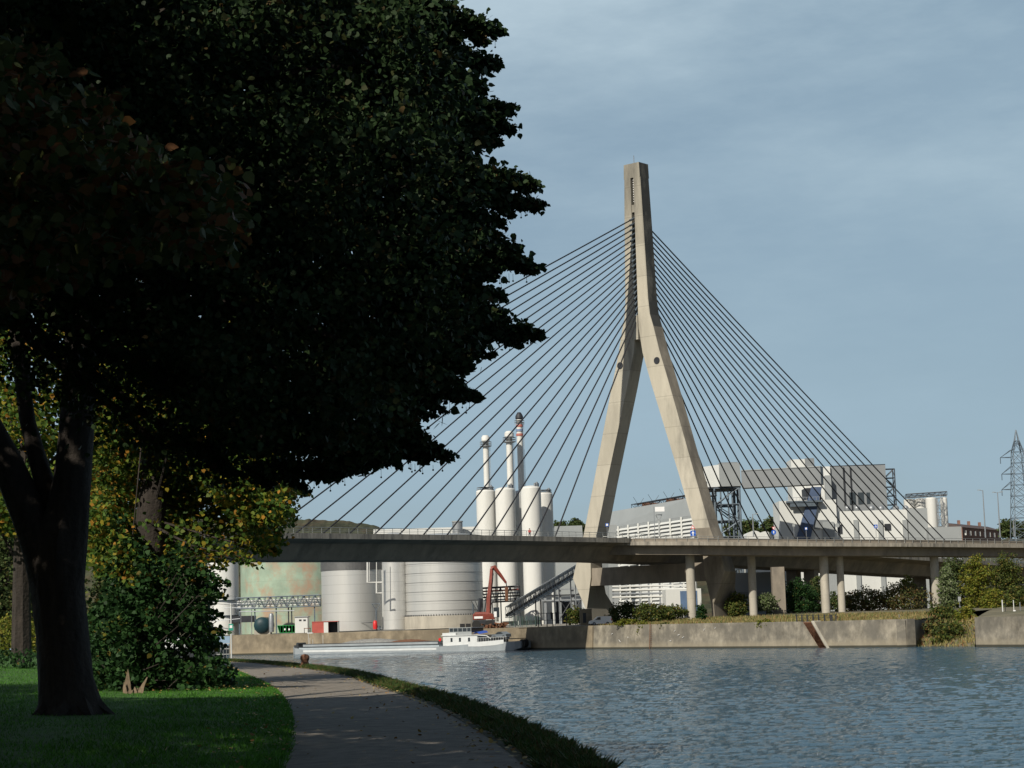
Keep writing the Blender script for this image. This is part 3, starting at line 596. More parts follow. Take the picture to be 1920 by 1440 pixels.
q = MB()
for k in range(46):
    an = pi + (k + .5) * pi / 46; MB().box((c[0] + (r + .3) * cos(an) - .12, c[1] + (r + .3) * sin(an) - .12, 7.7), (c[0] + (r + .3) * cos(an) + .12, c[1] + (r + .3) * sin(an) + .12, 8.0)).build('anchor_bolt', M['dark'], T)
# plinth bund wall to the left
# white pipework between the tanks
PW = thing('pipework', at(700, 1170, 450), 'white process pipes hanging between the two steel tanks', 'pipes')
for pts, rad in (([(689, 1030), (689, 1092), (716, 1092)], .22), ([(706, 1092), (706, 1112), (716, 1112)], .2), ([(706, 1030), (706, 1092)], .1), ([(692.5, 1030), (692.5, 1090)], .08)):
    pipe([at(x, y, 449.5) for x, y in pts], rad, M['white'], PW)
pp = at(706, 1178, 447); q = MB(); z1 = zat(705, 1132, 447)
q.tube([(pp[0], 447, 4.6), (pp[0], 447, z1 - 1.6)], .16, 6); q.tube([(pp[0], 447, z1 - 1.6), (pp[0] - .9, 447, z1)], .08, 5); q.tube([(pp[0], 447, z1 - 1.6), (pp[0] + .9, 447, z1)], .08, 5); q.tube([(pp[0] - 1, 447, z1), (pp[0] + 1, 447, z1)], .08, 5)
q.build('pipe_support', M['bluegrey'], PW)
v = at(703.5, 1168, 446); tag(MB().lathe((v[0], v[1]), [(.01, 5), (.5, 5), (.55, 5.8), (.5, 6.7), (.25, 7), (.01, 7)], 16).build('pressure_vessel', M['signr'], smooth=True), 'small red pump vessel on the quay beside the steel tank foot', 'pump')
v = at(711, 1172, 446); o = thing('pump', (v[0], v[1], 4.8), 'small grey blue pump beside the red vessel', 'pump'); MB().cyl(v, .35, 4.8, 5.7, 12).build('motor', M['bluegrey'], o); MB().tube([(v[0] - .5, v[1], 5.1), (v[0] + .6, v[1], 5.1)], .2, 8).build('casing', M['steel'], o)
# silos
G2 = 'white silos in the chimney cluster'
for i, (x0, x1, yt, Y, lab) in enumerate([(897, 933, 922, 492, 'white silo at the left end of the silo cluster, under the first chimney'), (933, 971, 919, 490, 'white silo second from left in the cluster, under the middle chimney'),
        (982, 1020, 916, 484, 'nearest white silo at the right, with a rounded shoulder'), (966, 990, 925, 500, 'narrow white silo in the gap between the bigger ones'), (1006, 1042, 927, 494, 'white silo at the right end of the cluster, in its neighbour\'s shade')]):
    T, c, r, z = tank('silo', x0, x1, yt, Y, M['white'], lab, G2, zb=6.0 if i < 4 else 8, dome=.8, cat='silo')
    MB().lathe(c, [(r * .62, 4.8), (r * .62, 6.2)], 24).build('skirt', M['white'], T, smooth=True)
    if i in (0, 4): rail_ring(c, r * .9, z, T, n=14)
    for k in range(3):
        an = -.3 - k * .35; MB().cyl((c[0] + r * .75 * cos(an), c[1] + r * .75 * sin(an)), .28, z, z + 1.3 + .3 * (k % 2), 10).build('vent', M['steel'], T)
# chimneys
def chimney(xb, wd, ytop, Y, label, collar, bands=False):
    r = wd * Y / FPX / 2; p = at(xb, 900, Y); z1 = zat(xb, ytop, Y)
    T = thing('chimney', (p[0], Y, 5), label, 'chimney', 'white steel chimneys above the silos')
    MB().cyl((p[0], Y), r, 5, z1, 24, r * .93).build('stack', M['white'], T, smooth=True)
    if collar:
        MB().lathe((p[0], Y), [(r * 1.0, z1 - 2.6), (r * 1.9, z1 - 2.4), (r * 1.9, z1 - 2.25), (r, z1 - 2.2)], 24).build('platform', M['steel'], T)
        rail_ring((p[0], Y), r * 1.85, z1 - 2.3, T, n=12); MB().lathe((p[0], Y), [(r * 1.05, z1 - 1.2), (r * 1.35, z1 - .9), (r * 1.35, z1), (r * .9, z1 + .5), (.01, z1 + .6)], 24).build('cap', M['white'], T, smooth=True)
    else:
        for i, (a, b, m) in enumerate([(2.6, 3.2, 'bandred'), (3.8, 4.4, 'bandblue'), (5.0, 5.6, 'bandred')]):
            MB().lathe((p[0], Y), [(r * 1.02, z1 - b), (r * 1.12, z1 - b), (r * 1.12, z1 - a), (r * 1.02, z1 - a)], 24).build('painted_band', M[m], T)
        MB().lathe((p[0], Y), [(r * 1.0, z1 - 1.2), (r * 1.25, z1 - 1.0), (r * 1.2, z1 - .3), (r * .7, z1 + .5), (r * .5, z1 + .7)], 24).build('cap', M['dark'], T, smooth=True)
        rail_ring((p[0], Y), r * 1.5, z1 - 2.6, T, n=10)
    q = MB(); q.tube([(p[0] + r + .3, Y, 30), (p[0] + r + .3, Y, z1 - 2)], .05, 4); q.tube([(p[0] + r + .05, Y, 30), (p[0] + r + .05, Y, z1 - 2)], .05, 4); q.build('ladder', M['steel'], T)
chimney(912.5, 11.5, 820, 497, 'shortest and thinnest white chimney, at the left of the three', True)
chimney(957, 13, 812, 498, 'middle white chimney with a railed platform near its top', True)
chimney(977, 12, 778, 503, 'tallest white chimney with red and blue bands and a black cap', False)
# low roofs behind the deck at the left
a, b = front(700, 900, 1000, 560); tag(box4(a, b, 40, 4.5, zat(800, 990, 560)).build('factory_roof_building', M['white2']), 'long low pale factory building just showing over the bridge deck', 'building')
p = at(858, 1000, 556); T = thing('roof_vent', (p[0], 556, zat(858, 992, 556)), 'grey drum vent on the long pale factory roof', 'vent')
MB().cyl(p, 1.5, zat(858, 1003, 556), zat(858, 978, 556), 20).build('drum', M['steel'], T, smooth=True); MB().cyl(p, 1.65, zat(858, 979, 556), zat(858, 977, 556), 20).build('cap', M['grey2'], T)
a, b = front(1040, 1092, 1000, 590); tag(box4(a, b, 30, 4.5, zat(1066, 986, 590)).build('flat_roof_building', M['grey2']), 'small grey flat-roofed building left of the pylon, behind the deck', 'building')
# lattice helper
def truss(q, a, b, wv, hv, n, r, rc=None, cross=True):
    a = np.array(a, float); b = np.array(b, float); wv = np.array(wv, float); hv = np.array(hv, float); rc = rc or r * 1.5
    C4 = [a, a + wv, a + wv + hv, a + hv]; E4 = [b, b + wv, b + wv + hv, b + hv]
    for i in range(4): q.tube([C4[i], E4[i]], rc, 4)
    for k in range(n + 1):
        t = k / n; P = [C4[i] + (E4[i] - C4[i]) * t for i in range(4)]
        for i in range(4): q.tube([P[i], P[(i + 1) % 4]], r, 4)
        if k < n:
            t2 = (k + 1) / n; Q = [C4[i] + (E4[i] - C4[i]) * t2 for i in range(4)]
            for i, j in ((0, 3), (1, 2), (0, 1), (3, 2)):
                if k % 2: q.tube([P[i], Q[j]], r, 4)
                else: q.tube([P[j], Q[i]], r, 4)
    return q
# pipe rack at the left
PR = thing('pipe_rack', at(520, 1175, 474), 'grey steel lattice pipe bridge on posts in front of the green tank', 'pipe rack')
a = at(443, 1142, 474); b = at(600, 1136, 474); q = MB(); truss(q, a, b, (0, 2.2, 0), (0, 0, 2.7), 15, .09, .14); q.build('lattice', M['bluegrey'], PR)
for k in range(4): 
    MB().tube([np.array([a[0], 474.4 + .45 * k, a[2] + .5 + .45 * k]), np.array([b[0], 474.4 + .45 * k, b[2] + .5 + .45 * k])], .2 if k % 2 else .13, 8).build('pipe', M['white' if k != 1 else 'steel'], PR)
for x in (449, 478, 518, 541, 547, 590):
    p = at(x, 1160, 474.5); MB().box((p[0] - .14, 474.4, 4.6), (p[0] + .14, 474.7, a[2])).build('post', M['bluegrey' if x not in (541, 547) else 'dark'], PR)
q = MB(); p = at(449, 1147, 474); p2 = at(552, 1145, 474); q.tube([p, p2], .12, 5); q.tube([p + [0, 0, .9], p2 + [0, 0, .9]], .06, 4); q.build('walkway', M['steel'], PR)
# steel frame with dark canopy at the far left
FR = thing('steel_canopy', at(450, 1180, 472), 'steel canopy with dark roof at the left end of the quay', 'canopy')
a, b = front(430, 475, 1150, 474); MB().box((a[0], 474, zat(450, 1167, 474)), (b[0], 479, zat(450, 1155, 474))).build('roof', M['dark'], FR)
for x in (434, 452, 472):
    p = at(x, 1170, 474); MB().tube([(p[0], 474, 4.5), (p[0], 474, zat(x, 1130, 474))], .1, 5).build('post', M['steel'], FR)
q = MB(); p = at(420, 1140, 474); p2 = at(476, 1139, 474); q.tube([p, p2], .09, 4); q.tube([p + [0, 0, 1], p2 + [0, 0, 1]], .06, 4); p = at(398, 1165, 474); q.tube([p, at(450, 1160, 474)], .08, 4); q.build('handrail', M['steel'], FR)
# dark horizontal tank and small upright vessel
p = at(491, 1183, 473); r = 15 * 473 / FPX
T = thing('horizontal_tank', (p[0], 473, 4.6), 'dark blue green domed tank end behind the green skip', 'tank')
MB().loft([[(p[0] + r * rr * cos(2 * pi * k / 28), 473 + dy, 4.6 + r + .2 + r * rr * sin(2 * pi * k / 28)) for k in range(28)] for rr, dy in ((.3, -.7), (.8, -.4), (1, .1), (1, 9))]).build('shell', mat('teal_tank', (.012, .04, .05), .5, var=.15), T, smooth=True)
MB().box((p[0] - r, 473.5, 4.5), (p[0] + r, 475, 5.6)).build('cradle', M['pier'], T)
p = at(509, 1180, 471); T = thing('upright_vessel', (p[0], 471, 4.6), 'small shiny upright steel vessel beside the dark domed tank', 'tank')
MB().lathe(p, [(.55, 5), (.62, 5.4), (.62, 9), (.45, 9.5), (.05, 9.7)], 16).build('shell', M['steel'], T, smooth=True); MB().cyl(p, .12, 4.6, 5.2, 8).build('leg', M['dark'], T)
# kiosk, red shed, skip, cart
a, b = front(553, 583, 1175, 465); T = thing('kiosk', (a[0], 465, 4.6), 'white cabin with two small vents between skip and steel tank', 'cabin'); zt_ = zat(568, 1157, 465)
MB().box((a[0], 465, 4.6), (b[0] - .8, 469, zt_)).build('wall', M['white2'], T, bevel=.03); MB().box((a[0] - .15, 464.8, zt_), (b[0] - .6, 469.2, zt_ + .2)).build('roof', M['grey2'], T)
for x in (563, 571): p = at(x, 1163, 465); MB().box((p[0] - .3, 464.95, p[2] - .2), (p[0] + .3, 465, p[2] + .2)).build('vent', M['dark'], T)
yR = 458.5; a, b = front(585, 634, 1175, yR); zt_ = zat(610, 1166, yR); T = thing('red_shed', (a[0], yR, 4.5), 'red container shed with open dark doorway at the quay edge', 'shed'); dxx = b[0] - a[0]
MB().box((a[0], yR, 4.5), (a[0] + dxx * .45, yR + .12, zt_)).build('side_panel', M['redshed'], T); MB().box((a[0] + dxx * .45, yR - .03, 4.5), (a[0] + dxx * .62, yR + .1, zt_ - .1)).build('door', M['white2'], T)
MB().box((a[0], yR + 3, 4.5), (b[0], yR + 3.1, zt_)).build('back_wall', M['redshed'], T); MB().box((a[0] - .05, yR - .06, zt_), (b[0] + .05, yR + 3.2, zt_ + .14)).build('roof', M['redshed'], T)
MB().box((b[0] - .08, yR, 4.5), (b[0], yR + 3, zt_)).build('end_wall', M['white2'], T); MB().box((a[0], yR + .12, 4.5), (a[0] + .1, yR + 3, zt_)).build('end_wall', M['redshed'], T)
MB().box((a[0] + dxx * .62, yR + 2.8, 4.55), (b[0] - .1, yR + 2.95, zt_ - .05)).build('inner_lining', M['dark'], T)
yR = 466.5; a, b = front(520, 568, 1180, yR); T = thing('waste_skip', (a[0], yR, 4.5), 'long green open waste skip on the quay', 'skip'); za, zb2 = 4.75, zat(544, 1173, yR)
q = MB(); q.loft([[(a[0] + .5 - e_, yR, z_), (b[0] - .1 + e_ * .3, yR, z_), (b[0] - .1 + e_ * .3, yR + 2.3, z_), (a[0] + .5 - e_, yR + 2.3, z_)] for e_, z_ in ((0, za), (.5, zb2), (.38, zb2), (0, za + .1))]); q.build('tub', M['green'], T)
for k in range(8): x = a[0] + .7 + k * (b[0] - a[0] - 1.2) / 7; MB().box((x - .05, yR - .08, za), (x + .05, yR - .002, zb2)).build('rib', M['green'], T)
MB().box((a[0], yR - .1, zb2), (b[0], yR - .004, zb2 + .12)).build('rim', M['green'], T)
for x in (534, 542): p = at(x, 1180, yR - .12); MB().box((p[0] - .18, yR - .1, p[2] - .22), (p[0] + .18, yR - .085, p[2] + .22)).build('sticker', M['signw'], T)
p = at(576, 1182, 460.5); T = thing('handcart', (p[0], 460.5, 4.5), 'small cart with rusty top beside the red shed', 'cart')
MB().box((p[0] - .8, 460.5, 5.6), (p[0] + .8, 461.5, 5.75)).build('top', M['rust'], T)
for dx in (-.7, .7): MB().tube([(p[0] + dx, 460.7, 4.5), (p[0] + dx, 460.7, 5.6)], .08, 5).build('leg', M['dark'], T)
# bins on the quay
for i, x in enumerate((867, 878)):
    yB = 429; a = at(x, 1176, yB); T = thing('waste_bin', (a[0], yB, 4.4), ['black bin with pale sticker beside the hopper, left of the two', 'black bin nearer the red material handler, right of the two'][i], 'bin', 'black bins on the quay')
    MB().box((a[0] - .55, yB, 4.4), (a[0] + .55, yB + 1, 5.5)).build('body', M['black'], T, bevel=.08); MB().box((a[0] - .6, yB - .05, 5.5), (a[0] + .6, yB + 1.05, 5.62)).build('lid', M['dark'], T)
# hopper
yH = 430; HP = thing('hopper', at(895, 1178, yH), 'pale panelled hopper on a frame behind the material handler', 'hopper')
a = at(884, 1127, yH); b = at(925, 1127, yH); zl = zat(900, 1150, yH)
MB().loft([[(a[0] + 1.6, yH, zl), (b[0] - 1.6, yH, zl), (b[0] - 1.6, yH + 3, zl), (a[0] + 1.6, yH + 3, zl)], [(a[0], yH - 1, a[2]), (b[0], yH - 1, a[2]), (b[0], yH + 4, a[2]), (a[0], yH + 4, a[2])]]).build('funnel', M['grey2'], HP)
for k in range(7):
    t = k / 6; MB().tube([(a[0] + 1.6 + (b[0] - a[0] - 3.2) * t, yH - .05, zl), (a[0] + (b[0] - a[0]) * t, yH - 1.05, a[2])], .06, 4).build('stiffener', M['dark'], HP)
for x in (a[0] + .3, b[0] - .3):
    for yy in (yH, yH + 3): MB().tube([(x, yy, 4.4), (x, yy, a[2])], .12, 5).build('leg', M['bluegrey'], HP)
# red material handler
yC = 426; CR = thing('material_handler', at(915, 1177, yC), 'red material handler crane with raised bent boom on the quay', 'crane')
def P(x, y, dy=0): return at(x, y, yC + dy)
for sx in (893, 917):
    w_ = P(sx, 1170); MB().loft([[(w_[0] + .95 * cos(2 * pi * k / 16), yC - 1.4 + dy, 5.3 + .95 * sin(2 * pi * k / 16)) for k in range(16)] for dy in (0, .7)]).build('wheel', M['black'], CR, smooth=True)
    MB().loft([[(w_[0] + .95 * cos(2 * pi * k / 16), yC + 1.4 + dy, 5.3 + .95 * sin(2 * pi * k / 16)) for k in range(16)] for dy in (0, .7)]).build('wheel', M['black'], CR, smooth=True)
a = P(888, 1168); b = P(928, 1168); MB().box((a[0], yC - 1.2, 5.2), (b[0], yC + 1.8, 6.3)).build('undercarriage', M['dark'], CR, bevel=.1)
a = P(887, 1162); b = P(928, 1150); q = MB(); zc = zat(900, 1162, yC)
q.loft([[(a[0], yC - 1.3, zc), (b[0], yC - 1.3, zc), (b[0], yC + 1.5, zc), (a[0], yC + 1.5, zc)], [(a[0], yC - 1.4, zc + 1.2), (b[0] - .4, yC - 1.4, zc + 1.2), (b[0] - .4, yC + 1.5, zc + 1.2), (a[0], yC + 1.5, zc + 1.2)], [(a[0] + .6, yC - 1.2, zc + 1.7), (b[0] - 1.8, yC - 1.2, zc + 1.7), (b[0] - 1.8, yC + 1.3, zc + 1.7), (a[0] + .6, yC + 1.3, zc + 1.7)]]); q.build('upper_body', M['red'], CR, bevel=.06)
MB().box((a[0] + .3, yC - 1.45, zc + .25), (a[0] + 2.2, yC - 1.41, zc + .75)).build('grille', M['signw'], CR)
MB().box((b[0] - .3, yC - 1.5, zc + .4), (b[0] + 1.0, yC + .1, zc + 2.6)).build('cab', M['glass'], CR, bevel=.06); MB().box((b[0] - .2, yC - 1.53, zc + .5), (b[0] + .4, yC - 1.505, zc + 1.7)).build('door', M['signw'], CR)
q = MB(); a = P(904, 1148); q.tube([P(899, 1150), P(902, 1122)], .55, 5); q.build('counterweight_mast', M['dark'], CR)
MB().tube([P(916, 1152), P(917, 1120), P(921, 1085), P(922, 1066)], [.62, .58, .5, .42], 4).build('boom', M['red'], CR)
MB().tube([P(921, 1066), P(926, 1063), P(938, 1078), P(949, 1093)], [.5, .55, .42, .28], 4).build('stick', M['red'], CR)
MB().tube([P(921, 1098, -.3), P(925, 1075, -.3)], .12, 6).build('hydraulic_ram', M['dark'], CR)
MB().tube([P(949, 1092), P(950.5, 1103)], .12, 5).build('link_rod', M['dark'], CR)
q = MB(); q.tube([P(950, 1100), P(950.5, 1127)], [.42, .34], 5); q.build('grapple', M['rust'], CR)
# scrap pile
q = MB(); rg = random.Random(3)
for k in range(60):
    c = at(rg.uniform(902, 948), 1177, 424); h = 4.4 + rg.random() * 1.1; v = Vector((rg.uniform(-1, 1), rg.uniform(-1, 1), rg.uniform(-.4, .4))); q.tube([(c[0] - v.x, 424 - v.y + rg.random() * 2, h - v.z * .6), (c[0] + v.x, 424 + v.y + rg.random() * 2, h + v.z * .6)], rg.uniform(.08, .25), 4)
tag(q.build('scrap_pile', M['rust'], origin=(at(925, 1177, 424)[0], 424, 4.4)), 'low heap of dark scrap metal at the quay edge below the crane', 'scrap heap', kind='stuff')
# conveyor gantry
CV = thing('conveyor_gantry', at(955, 1175, 425), 'inclined steel lattice conveyor rising from the hopper to behind the pylon leg', 'conveyor')
a = at(948, 1158, 425); b = at(1082, 1076, 458); q = MB(); truss(q, a, b, (1.2, 2.6, 0), (0, 0, 2.3), 30, .07, .13); q.build('lattice', M['steel'], CV)
ww = np.array([1.2, 2.6, 0]); MB().add([a + [0, 0, .3], a + ww + [0, 0, .3], b + ww + [0, 0, .3], b + [0, 0, .3], a + [0, 0, .75], a + ww + [0, 0, .75], b + ww + [0, 0, .75], b + [0, 0, .75]], [(3, 2, 1, 0), (4, 5, 6, 7), (0, 1, 5, 4), (1, 2, 6, 5), (2, 3, 7, 6), (3, 0, 4, 7)]).build('belt', M['dark'], CV)
q = MB()
for k in range(46):
    t = k / 45; p = a + (b - a) * t + [0, 0, 2.36]; q.tube([p, p + ww * .97], .12, 4)
q.build('cover_slats', M['white2'], CV)
for t in (.12, .4, .66, .9):
    p = a + (b - a) * t
    for o_ in (p, p + ww): MB().tube([(o_[0], o_[1], 4.5), (o_[0], o_[1], p[2])], .16, 5).build('leg', M['steel' if t != .4 else 'dark'], CV)
# steelwork between conveyor and leg
SF = thing('process_steelwork', at(1040, 1170, 470), 'white and grey steel frames and pipes under the conveyor near the pylon foot', 'steel frame')
for x in (1022, 1037, 1050, 1074): p = at(x, 1120, 470); MB().box((p[0] - .3, 470, 4.6), (p[0] + .3, 470.6, zat(x, 1100 if x > 1030 else 1110, 470))).build('post', M['steel' if x != 1037 else 'white2'], SF)
for y in (1108, 1119, 1128): p = at(1000, y, 470); p2 = at(1095, y - 2, 470); MB().box((p[0], 469.6, p[2]), (p2[0], 470, p[2] + .35)).build('beam', M['steel' if y != 1119 else 'dark'], SF)
q = MB()
for (x0, y0, x1, y1) in ((1050, 1160, 1072, 1125), (1050, 1125, 1072, 1160), (1072, 1120, 1092, 1108), (1072, 1150, 1092, 1122)): q.tube([at(x0, y0, 470), at(x1, y1, 470)], .14, 4)
q.build('brace', M['dark'], SF)
# pipe rack behind crane
q = thing('pipe_rack', at(930, 1160, 475), 'dark pipe rack with white pipes crossing in front of the silos', 'pipe rack')
a = at(903, 1130, 475); b = at(975, 1126, 475); m_ = MB(); truss(m_, a, b, (0, 2, 0), (0, 0, 3.6), 8, .1, .2); m_.build('lattice', M['dark'], q)
for k in range(5): MB().tube([a + [0, .4, .5 + k * .75], b + [0, .4, .5 + k * .75]], .2, 6).build('pipe', M[['white', 'dark', 'steel', 'redshed', 'white'][k]], q)
for t in (.02, .5, .98): p = a + (b - a) * t; MB().box((p[0] - .15, 475, 4.6), (p[0] + .15, 475.4, p[2])).build('post', M['bluegrey'], q)
# background white sheds seen under the deck between legs
a, b = front(880, 1100, 1140, 520); T = thing('low_shed', (a[0], 520, 4.6), 'low pale shed with dark openings behind the conveyor', 'building')
box4(a, b, 20, 4.6, zat(990, 1120, 520)).build('wall', M['white2'], T)
for x in (1050, 1075): p = at(x, 1140, 519.9); MB().box((p[0] - 2.6, 519.8, 5), (p[0] + 1.2, 519.95, zat(x, 1128, 520))).build('doorway', M['dark'], T)
# louvred hall
a, b = front(1143, 1302, 980, 570, 515); zw = zat(1143, 985, 570); T = thing('louvred_hall', (a[0], a[1], 5), 'long white louvred factory hall seen between the pylon legs', 'building')
t_ = (b - a) / np.linalg.norm(b - a); nb = np.array([-t_[1], t_[0]]); zw = zat(1220, 978, 542)
MB().prism([tuple(a), tuple(b), (b[0] - 3, b[1] + 26), (a[0] - 2, a[1] + 26)], 5, zw - .02).build('wall', M['grey2'], T)
v = [(*a, zw), (*b, zw), (b[0] - .5, b[1] + 4.5, zat(1225, 947, 547)), (a[0] + .5, a[1] + 4.5, zat(1225, 947, 547)), (b[0] - 2, b[1] + 22, zat(1225, 947, 547)), (a[0] - 1, a[1] + 22, zat(1225, 947, 547)), (b[0] - 3, b[1] + 26, zw), (a[0] - 2, a[1] + 26, zw)]
MB().add(v, [(0, 1, 2, 3), (3, 2, 4, 5), (5, 4, 6, 7), (1, 6, 4, 2), (0, 3, 5, 7)]).build('roof', M['grey2'], T)
L_ = np.linalg.norm(b - a); q = MB()
for k in range(26):
    z = 5.5 + k * (zw - 5.8) / 26; p0 = a - nb * .35; p1 = b - nb * .35; q.add([(*p0, z), (*p1, z), (*(b - nb * .02), z + .62), (*(a - nb * .02), z + .62), (*p0, z + .12), (*p1, z + .12)], [(0, 1, 2, 3), (4, 5, 2, 3), (0, 1, 5, 4)])
q.build('louvres', M['white2'], T)
for k in range(9):
    p = a + t_ * L_ * (k / 8) - nb * .5; MB().prism([(p[0] - .22, p[1] - .1), (p[0] + .22, p[1] - .1), (p[0] + .22, p[1] + .2), (p[0] - .22, p[1] + .2)], 5, zw).build('pilaster', M['white2'], T)
zr = zat(1225, 947, 547); q = MB()
p0 = a + nb * 6 + t_ * 3; p1 = b + nb * 6 - t_ * 2; truss(q, (*p0, zr + .4), (*p1, zr + .4), (*(nb * 2), 0), (0, 0, 1.3), 20, .07, .12)
for k in range(5):
    p = p0 + (p1 - p0) * (k + .5) / 5; q.tube([(*p, zr + 1), (p[0] - 1.5, p[1], zr + 3.6)], .06, 4); q.tube([(*p, zr + 1), (p[0] + 1.6, p[1], zr + 3.2)], .06, 4)
q.build('roof_conveyor', M['dark'], T)
q = MB()
for k in range(3): p = p0 + (p1 - p0) * (.15 + k * .32); q.box((p[0], p[1], zr + .2), (p[0] + 5, p[1] + 2, zr + 1.6))
q.build('roof_motor', M['rust'], T)
# grey boxes next to left leg (behind railing)
a, b = front(1138, 1156, 990, 500); tag(box4(a, b, 8, 5, zat(1147, 984, 500)).build('grey_annex', M['grey2']), 'grey windowless annex at the left end of the louvred hall', 'building')
# pipe rack seen under the cross beam
T = thing('pipe_rack', at(1225, 1150, 480), 'white two-level pipe rack seen under the bridge cross beam', 'pipe rack')
for x in (1150, 1175, 1200, 1217, 1238, 1258, 1277):
    p = at(x, 1120, 480); MB().box((p[0] - .22, 480, 5), (p[0] + .22, 480.4, zat(x, 1092, 480))).build('post', M['steel'], T)
for y in (1100, 1107, 1114, 1120): p = at(1148, y, 480); p2 = at(1300, y - 3, 480); MB().tube([p, p2], .22 if y != 1107 else .3, 6).build('pipe', M['white' if y != 1114 else 'steel'], T)
a, b = front(1272, 1300, 1130, 468); T = thing('white_shed', (a[0], 468, 5), 'white shed with blue sliding door behind the round pier', 'building')
MB().box((a[0] - 3, 468, 5), (b[0] + 2, 480, zat(1285, 1104, 468))).build('wall', M['white2'], T); MB().box((a[0] + .5, 467.9, 5), (b[0] + 1, 467.97, zat(1285, 1108, 468))).build('door', mat('blue_door', (.10, .16, .27), .5), T)
p, p2 = front(1230, 1300, 1150, 455); tag(MB().box((p[0], 455, 4.8), (p2[0], 456.5, zat(1265, 1147, 455))).build('parked_trailer', M['white']), 'white covered trailer roof behind the bushes near the round pier', 'trailer')
# head house on trestle
yT = 520; a, b = front(1321, 1389, 900, yT); T = thing('head_house', (a[0], yT, 5), 'two-tone conveyor head house raised on a steel lattice tower', 'conveyor tower')
xm = xat(1349, 900, yT); z1 = zat(1355, 912, yT); z2 = zat(1349, 869, yT); zl = zat(1325, 880, yT)
MB().prism([(a[0] - 1.2, yT + 9), (xm, yT), (xm, yT + 16), (a[0] - 1.2, yT + 18)], z1, z2 - .3).build('side_cladding', M['white2'], T)
MB().prism([(xm + .01, yT), (b[0], yT + .6), (b[0], yT + 16), (xm + .01, yT + 16)], z1, z2).build('front_cladding', M['grey2'], T)
MB().box((xm + .4, yT + 1, z2), (b[0] - .5, yT + 10, z2 + .35)).build('roof', M['grey'], T)
MB().box((a[0] - .3, yT + 1, z1 - .5), (b[0], yT + 15, z1 - .02)).build('platform', M['dark'], T)
q = MB(); xa = xat(1342, 960, yT); xb_ = xat(1389, 960, yT)
truss(q, (xa, yT + 1, 5), (xa, yT + 1, z1 - .4), (xb_ - xa, 0, 0), (0, 5, 0), 8, .16, .33); truss(q, (xa + 1, yT + 9, 5), (xa + 1, yT + 9, z1 - .4), (xb_ - xa - 1.5, 0, 0), (0, 5, 0), 8, .16, .33)
for x in (1354, 1368, 1376): X = xat(x, 960, yT); q.tube([(X, yT + 2, 5), (X, yT + 2, z1 - .4)], .25, 4)
q.build('lattice_tower', M['bluegrey'], T)
q = MB(); q.box((a[0] - 2.6, yT + 2, zat(1322, 890, yT)), (a[0] - .6, yT + 5, zat(1322, 884, yT))); q.build('side_platform', M['dark'], T)
a, b = front(1390, 1539, 895, 548, 541); T = thing('conveyor_gallery', (a[0], a[1], zat(1390, 912, 526)), 'long grey enclosed conveyor gallery high between head house and white plant', 'conveyor')
zz1, zz2 = zat(1465, 912, 546), zat(1465, 880, 546); box4(a, b, 5, zz1, zz2).build('cladding', M['grey'], T); box4(a + [0, -.2], b + [0, -.2], 5.4, zz2, zz2 + .25).build('roof', M['grey2'], T)
# white plant
W = thing('process_plant', at(1560, 1000, 575), 'big white and grey block-shaped process plant on the right', 'building')
def blk(x0, x1, yt, Y, dep, m, nm, zb=5, Y1=None):
    a, b = front(x0, x1, 950, Y, Y1); return box4(a, b, dep, zb, zat((x0 + x1) / 2, yt, Y)).build(nm, M[m], W)
blk(1487, 1515, 861, 585, 10, 'white2', 'stair_tower'); blk(1515, 1560, 875, 583, 14, 'white2', 'white_block')
blk(1461, 1568, 938, 568, 14, 'white2', 'lower_wall'); blk(1487.5, 1514, 905, 584.6, .3, 'white2', 'tower_face')
a, b = front(1560, 1664, 950, 584, 583); box4(a, b, 30, 5, zat(1612, 874, 585)).build('grey_block', M['grey'], W); box4(a, b, 30.4, zat(1612, 874, 585), zat(1612, 873, 585) + .1).build('roof_edge', M['dark'], W)
blk(1568, 1701, 957, 570, 11, 'white2', 'long_wall'); blk(1701.3, 1738, 953, 569, 14, 'grey2', 'grey_annex'); blk(1738.4, 1800, 988, 566, 16, 'grey2', 'low_annex')
for x0, x1, y in ((1514, 1531, 858),): blk(x0, x1, y + 1, 584, 5, 'grey', 'roof_unit', zb=zat(1520, 876, 584))
for x in (1602, 1618, 1634): p = at(x, 933, 580.2); MB().box((p[0] - .9, 583.3, p[2] - 1.8), (p[0] + .9, 584.6, p[2] + 1.8)).build('window', M['glass'], W)
for x in (1583, 1596): p = at(x, 900, 583); q = zat(x, 961, 583); MB().box((p[0] - .2, 583.3, q), (p[0] + .2, 584.4, zat(x, 876, 583))).build('downpipe', M['dark'], W)
for x in (1589, 1607, 1634, 1652, 1680, 1698): p = at(x, 954, 572); T = MB(); T.cyl(p, .45, p[2] - 1.4, p[2] - .2, 10); T.ball((p[0], 572, p[2] + .1), .95, 8); T.build('roof_cowl', M['steel'], W, smooth=True)
q = MB(); p = at(1475, 943, 566); p2 = at(1543, 941, 566); q.box((p[0], 565.6, p[2]), (p2[0], 567.9, p[2] + .5)); q.box((p[0] + 1, 565.8, p[2] - 1.2), (p2[0] - 2, 566.2, p[2])); q.build('loading_platform', M['bluegrey'], W)
q = MB(); q.tube([p + [0, -.3, 1.5], p2 + [0, -.3, 1.5]], .06, 4)
for k in range(12): r_ = p + (p2 - p) * k / 11; q.tube([r_ + [0, -.3, .4], r_ + [0, -.3, 1.5]], .05, 4)
q.build('platform_railing', M['steel'], W)
